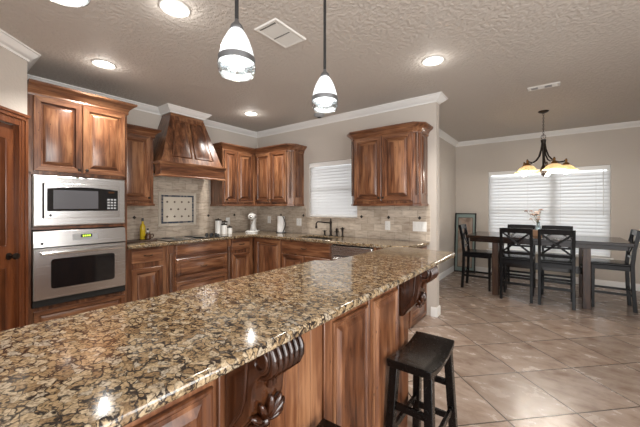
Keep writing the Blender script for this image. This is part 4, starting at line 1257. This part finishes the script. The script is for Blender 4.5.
# pendants
def make_pendant():
    t = thing('pendant_light', '', 'pendant light', (3.66, -3.292, 0), 0, 'glass pendants over the bar')
    Z = lambda prof: [(r*0.570, 1.774+(z-1.928)*0.455) for r, z in prof]
    MB().lathe([(0.060, 2.7495), (0.060, 2.735), (0.045, 2.722), (0.006, 2.718)], n=24).build('canopy', M['bronze'], t)
    MB().lathe([(0.0062, 1.945), (0.0062, 2.719)], n=10).build('rod', M['black'], t)
    MB().lathe(Z([(0.010, 2.310), (0.014, 2.285), (0.030, 2.266), (0.038, 2.240), (0.036, 2.230)]), n=20).build('cap', M['nickel'], t)
    sh = MB().lathe(Z([(0.034, 2.234), (0.050, 2.205), (0.068, 2.160), (0.082, 2.110), (0.091, 2.065), (0.0945, 2.030), (0.091, 2.030), (0.078, 2.110), (0.064, 2.160), (0.046, 2.205), (0.030, 2.232)]), n=32, cap0=False, cap1=False).build('shade', M['pshade'], t, 0, 60)
    plabel(sh, 'frosted white glass upper shade')
    MB().lathe(Z([(0.0955, 2.046), (0.0985, 2.044), (0.0990, 2.006), (0.0960, 2.004), (0.0945, 2.006), (0.0945, 2.044)]), n=32, cap0=False, cap1=False).build('band', M['nickel'], t)
    MB().lathe(Z([(0.094, 2.006), (0.101, 1.985), (0.098, 1.955), (0.090, 1.930), (0.084, 1.928), (0.091, 1.957), (0.093, 1.985), (0.088, 2.006)]), n=32, cap0=False, cap1=False).build('clear_rim', M['pclear'], t, 0, 60)
    MB().lathe(Z([(0.012, 2.20), (0.016, 2.16), (0.030, 2.11), (0.032, 2.085), (0.022, 2.062), (0.004, 2.054)]), n=16).build('bulb', M['bulb'], t)
    point(t, (0, 0, 1.70), 2.2, (1.0, 0.94, 0.85), 0.03)
    return t
p1 = make_pendant(); p1['label'] = 'large glass pendant light hanging nearest beside the ceiling vent'
p2 = copy_tree(p1); p2.location = (3.66, -2.831, 0.010); p2['label'] = 'smaller looking glass pendant light hanging farther down the bar'
p3 = copy_tree(p1); p3.location = (3.66, -3.722, 0.018); p3['label'] = 'glass pendant light cut off by the top edge, only its rim showing'

# chandelier
ch = thing('chandelier', 'bronze five arm chandelier with glowing glass shades above the dining table', 'chandelier', (4.345, 1.585, 0))
MB().lathe([(0.065, 2.7495), (0.068, 2.742), (0.050, 2.728), (0.012, 2.715)], n=24).build('canopy', M['bronze'], ch)
g = MB(); zz = 2.715; k = 0
while zz > 2.40:
    pts = []
    for i in range(11):
        a = 2*PI*i/10; x = 0.009*math.cos(a); z = 0.017*math.sin(a)
        pts.append((x, 0, zz-0.015+z) if k % 2 == 0 else (0, x, zz-0.015+z))
    g.tube(pts, 0.003, 6); zz -= 0.026; k += 1
g.build('chain', M['bronze'], ch)
pts = [(0.028*math.cos(2*PI*i/14), 0, 2.375+0.034*math.sin(2*PI*i/14)) for i in range(15)]
MB().tube(pts, 0.004, 6).build('loop', M['bronze'], ch)
MB().lathe([(0.012, 2.345), (0.034, 2.335), (0.030, 2.30), (0.016, 2.25), (0.014, 2.10), (0.014, 1.97), (0.030, 1.93), (0.044, 1.88), (0.030, 1.835), (0.012, 1.815), (0.004, 1.795)], n=18).build('stem', M['bronze'], ch)
for k in range(5):
    a = math.radians(-62+72*k); ca, sa = math.cos(a), math.sin(a)
    pr = [(0.016, 2.30), (0.030, 2.20), (0.060, 2.10), (0.115, 2.030), (0.180, 2.000), (0.235, 2.008), (0.262, 2.030), (0.265, 2.045)]
    ar = MB().tube([(r*ca, r*sa, z) for r, z in pr], 0.010, 8).build('arm', M['bronze'], ch)
    cx, cy = 0.262*ca, 0.262*sa
    MB().lathe([(0.012, 2.035), (0.016, 2.02), (0.014, 1.998), (0.036, 1.978), (0.040, 1.962), (0.036, 1.955)], (cx, cy, 0), 16).build('shade_holder', M['gold'], ar)
    MB().lathe([(0.036, 1.956), (0.060, 1.945), (0.090, 1.922), (0.118, 1.892), (0.140, 1.874), (0.134, 1.874), (0.112, 1.888), (0.084, 1.917), (0.056, 1.940), (0.034, 1.951)], (cx, cy, 0), 28, cap0=False, cap1=False).build('glass_shade', M['cshade'], ar, 0, 60)
    MB().lathe([(0.014, 1.948), (0.018, 1.92), (0.040, 1.88), (0.043, 1.862), (0.030, 1.838), (0.006, 1.828)], (cx, cy, 0), 16).build('bulb', M['bulb'], ar)
    point(ch, (cx, cy, 1.815), 5.5, (1.0, 0.93, 0.83), 0.04)

# ------------------------------------------------------------------ dining set
TBX, TBY = 4.30, 1.885
tb = thing('dining_table', 'long dark wooden counter height table in the dining room', 'table', (TBX, TBY, 0))
MB().box(-0.95, 0.95, -0.485, 0.485, 0.872, 0.915).build('tabletop', M['table'], tb, 0.005)
g = MB().box(-0.90, 0.90, -0.44, -0.415, 0.815, 0.871).box(-0.90, 0.90, 0.415, 0.44, 0.815, 0.871).box(-0.90, -0.875, -0.415, 0.415, 0.815, 0.871).box(0.875, 0.90, -0.415, 0.415, 0.815, 0.871)
g.build('apron', M['table'], tb, 0.003)
for lx in (-0.555, 0.513):
    for sy in (-1, 1):
        MB().box(lx-0.042, lx+0.042, sy*0.335-0.048, sy*0.335+0.048, 0, 0.871).build('leg', M['tleg'], tb, 0.005)
    MB().box(lx-0.03, lx+0.03, -0.286, 0.286, 0.40, 0.50).build('cross_rail', M['table'], tb, 0.004)
MB().box(-0.524, 0.482, -0.030, 0.030, 0.40, 0.50).build('stretcher', M['table'], tb, 0.004)

def make_chair():
    # front towards local -y; origin on the floor under the seat centre
    t = thing('dining_chair', '', 'chair', (0, 0, 0), 0, 'black cross back chairs round the dining table')
    W = 0.185; m = M['chair']
    g = MB(); seat = []
    for z, e in ((0.585, 0.0), (0.600, 0.004), (0.612, 0.0), (0.615, -0.012)):
        seat.append([(-W-0.025-e, -0.215-e, z), (W+0.025+e, -0.215-e, z), (W+0.012+e, 0.185+e, z), (-W-0.012-e, 0.185+e, z)])
    g.rings(seat); g.build('seat', m, t, 0.004)
    for sx in (-1, 1):
        MB().bar((sx*W, -0.185, 0), (sx*W, -0.185, 0.584), 0.030, 0.030, up=(0, 1, 0), w2=0.040, d2=0.040).build('leg', m, t, 0.003)
        # rear leg rising into the back post
        pts = [(0.225, 0.0), (0.205, 0.30), (0.198, 0.60), (0.215, 0.80), (0.262, 1.055)]
        R = []
        for (y, z) in pts:
            w_ = 0.018; d_ = 0.021
            R.append([(sx*W-w_, y-d_, z), (sx*W+w_, y-d_, z), (sx*W+w_, y+d_, z), (sx*W-w_, y+d_, z)])
        MB().rings(R).build('leg', m, t, 0.003, 60)
    yb = lambda z: 0.198+(0.262-0.198)*max(0, (z-0.60)/0.455)**1.3
    def rail(z0, z1, name, th=0.020):
        MB().hexa([(-W+0.018, yb(z0)-th/2, z0), (W-0.018, yb(z0)-th/2, z0), (W-0.018, yb(z0)+th/2, z0), (-W+0.018, yb(z0)+th/2, z0)],
                  [(-W+0.018, yb(z1)-th/2, z1), (W-0.018, yb(z1)-th/2, z1), (W-0.018, yb(z1)+th/2, z1), (-W+0.018, yb(z1)+th/2, z1)]).build(name, m, t, 0.003)
    rail(0.985, 1.058, 'top_rail', 0.026); rail(0.680, 0.712, 'lower_rail')
    for s in (-1, 1):
        off = 0.0 if s < 0 else 0.001
        a = Vector((-s*(W-0.022), yb(0.712)+off, 0.712)); b = Vector((s*(W-0.022), yb(0.985)+off, 0.985))
        pts = [a+(b-a)*(k/8)+Vector((0, 0, s*0)) for k in range(9)]
        R = []
        for k, p in enumerate(pts):
            dirn = (b-a).normalized(); sd = dirn.cross(Vector((0, 1, 0))).normalized()
            R.append([p+sd*0.013+Vector((0, -0.008, 0)), p+sd*0.013+Vector((0, 0.008, 0)), p-sd*0.013+Vector((0, 0.008, 0)), p-sd*0.013+Vector((0, -0.008, 0))])
        MB().rings(R).build('cross_slat', m, t, 0.002)
    g = MB().box(-W+0.016, W-0.016, -0.193, -0.175, 0.525, 0.584).box(-W+0.016, W-0.016, 0.190, 0.208, 0.525, 0.584)
    for sx in (-1, 1): g.box(sx*W-0.009, sx*W+0.009, -0.170, 0.180, 0.525, 0.584)
    g.build('seat_frame', m, t, 0.002)
    for sx in (-1, 1):
        MB().box(sx*W-0.009, sx*W+0.009, -0.170, 0.190, 0.20, 0.230).build('stretcher', m, t, 0.002)
    MB().box(-W+0.017, W-0.017, 0.198, 0.214, 0.225, 0.26).build('stretcher', m, t, 0.002)
    MB().box(-W+0.016, W-0.016, -0.194, -0.176, 0.24, 0.275).build('stretcher', m, t, 0.002)
    return t
chair0 = make_chair()
CH = [
    (4.026, 1.597, 0, PI, 'black cross back chair on the near side of the table, left of its pair'),
    (4.489, 1.597, 0, PI, 'black cross back chair on the near side of the table, right of its pair'),
    (4.022, 2.178, 0, 0, 'black chair on the window side of the table, left of its pair'),
    (4.510, 2.178, 0, 0, 'black chair on the window side of the table, right of its pair'),
    (3.455, 1.885, 0, PI/2, 'black chair at the table end nearest the leaning picture frame'),
    (5.075, 1.885, 0, -PI/2, 'black chair at the table end cut by the right picture edge'),
]
for i, (x, y, z, r, lab) in enumerate(CH):
    c = chair0 if i == 0 else copy_tree(chair0)
    c.location = (x, y, 0); c.rotation_euler = (0, 0, r); c['label'] = lab

# centrepiece
t = tag(MB().box(-0.06, 0.06, -0.06, 0.06, 0, 0.092).build('wooden_riser', M['boxwood'], None, 0.004), 'small brown wooden block under the flower vase', 'riser')
t.location = (4.262, 1.885, 0.9155)
vz = 0.9155+0.0925
t = thing('flower_vase', 'small flared clear glass vase of dried flowers on the table', 'vase', (4.275, 1.885, vz))
MB().lathe([(0.052, 0), (0.055, 0.004), (0.035, 0.05), (0.022, 0.085), (0.020, 0.11), (0.028, 0.125), (0.025, 0.125), (0.017, 0.11), (0.019, 0.085), (0.031, 0.05), (0.048, 0.008)], n=22, cap0=True, cap1=True).build('glass', M['vase'], t, 0, 60)
t = thing('dried_flowers', 'bunch of pale and brown dried flowers standing in the clear vase', 'flowers', (4.275, 1.885, vz+0.02))
g = MB(); ends = []
for k in range(16):
    a = random.uniform(0, 2*PI); r = random.uniform(0.02, 0.11); h = random.uniform(0.13, 0.30)
    if k == 0: a, r, h = math.radians(200), 0.16, 0.27
    p = (r*math.cos(a), r*math.sin(a), h); ends.append(p)
    g.tube([(0, 0, 0.02), (p[0]*0.08, p[1]*0.08, 0.09), (p[0]*0.45, p[1]*0.45, h*0.6), p], 0.002, 5)
g.build('stems', M['stem'], t)
for k, p in enumerate(ends):
    b = MB(); mm = M['petal'] if k % 3 else M['petalB']
    for j in range(6):
        a = 2*PI*j/6; Mx = Matrix.Rotation(a, 3, 'Z') @ Matrix.Rotation(0.7, 3, 'Y')
        b.ball((p[0]+0.014*math.cos(a), p[1]+0.014*math.sin(a), p[2]+0.004), 0.017, 0.009, 0.006, 6, 5, 0, Mx)
    b.ball((p[0], p[1], p[2]+0.006), 0.010, n=6, k=5)
    b.build('flower_head', mm, t)

# leaning picture
pf = thing('picture_frame', 'tall dark framed print with teal mat leaning in the dining room corner', 'picture', (2.99, 3.02, 0.0))
pf.rotation_euler = (math.radians(-6.5), 0, 0)
g = MB(); X, Z, f = 0.205, 1.235, 0.022
g.box(-X, -X+f, -0.03, 0, 0, Z).box(X-f, X, -0.03, 0, 0, Z).box(-X+f, X-f, -0.03, 0, 0, f).box(-X+f, X-f, -0.03, 0, Z-f, Z)
g.build('frame', M['black'], pf, 0.003)
MB().box(-X+f, X-f, -0.014, -0.006, f, Z-f).build('mat', M['teal'], pf)
MB().box(-0.135, 0.135, -0.018, -0.0145, 0.11, Z-0.10).build('print', M['art'], pf)
g = MB().box(-0.143, -0.135, -0.020, -0.0145, 0.102, Z-0.092).box(0.135, 0.143, -0.020, -0.0145, 0.102, Z-0.092).box(-0.135, 0.135, -0.020, -0.0145, 0.102, 0.11).box(-0.135, 0.135, -0.020, -0.0145, Z-0.10, Z-0.092)
g.build('inner_fillet', M['board'], pf)
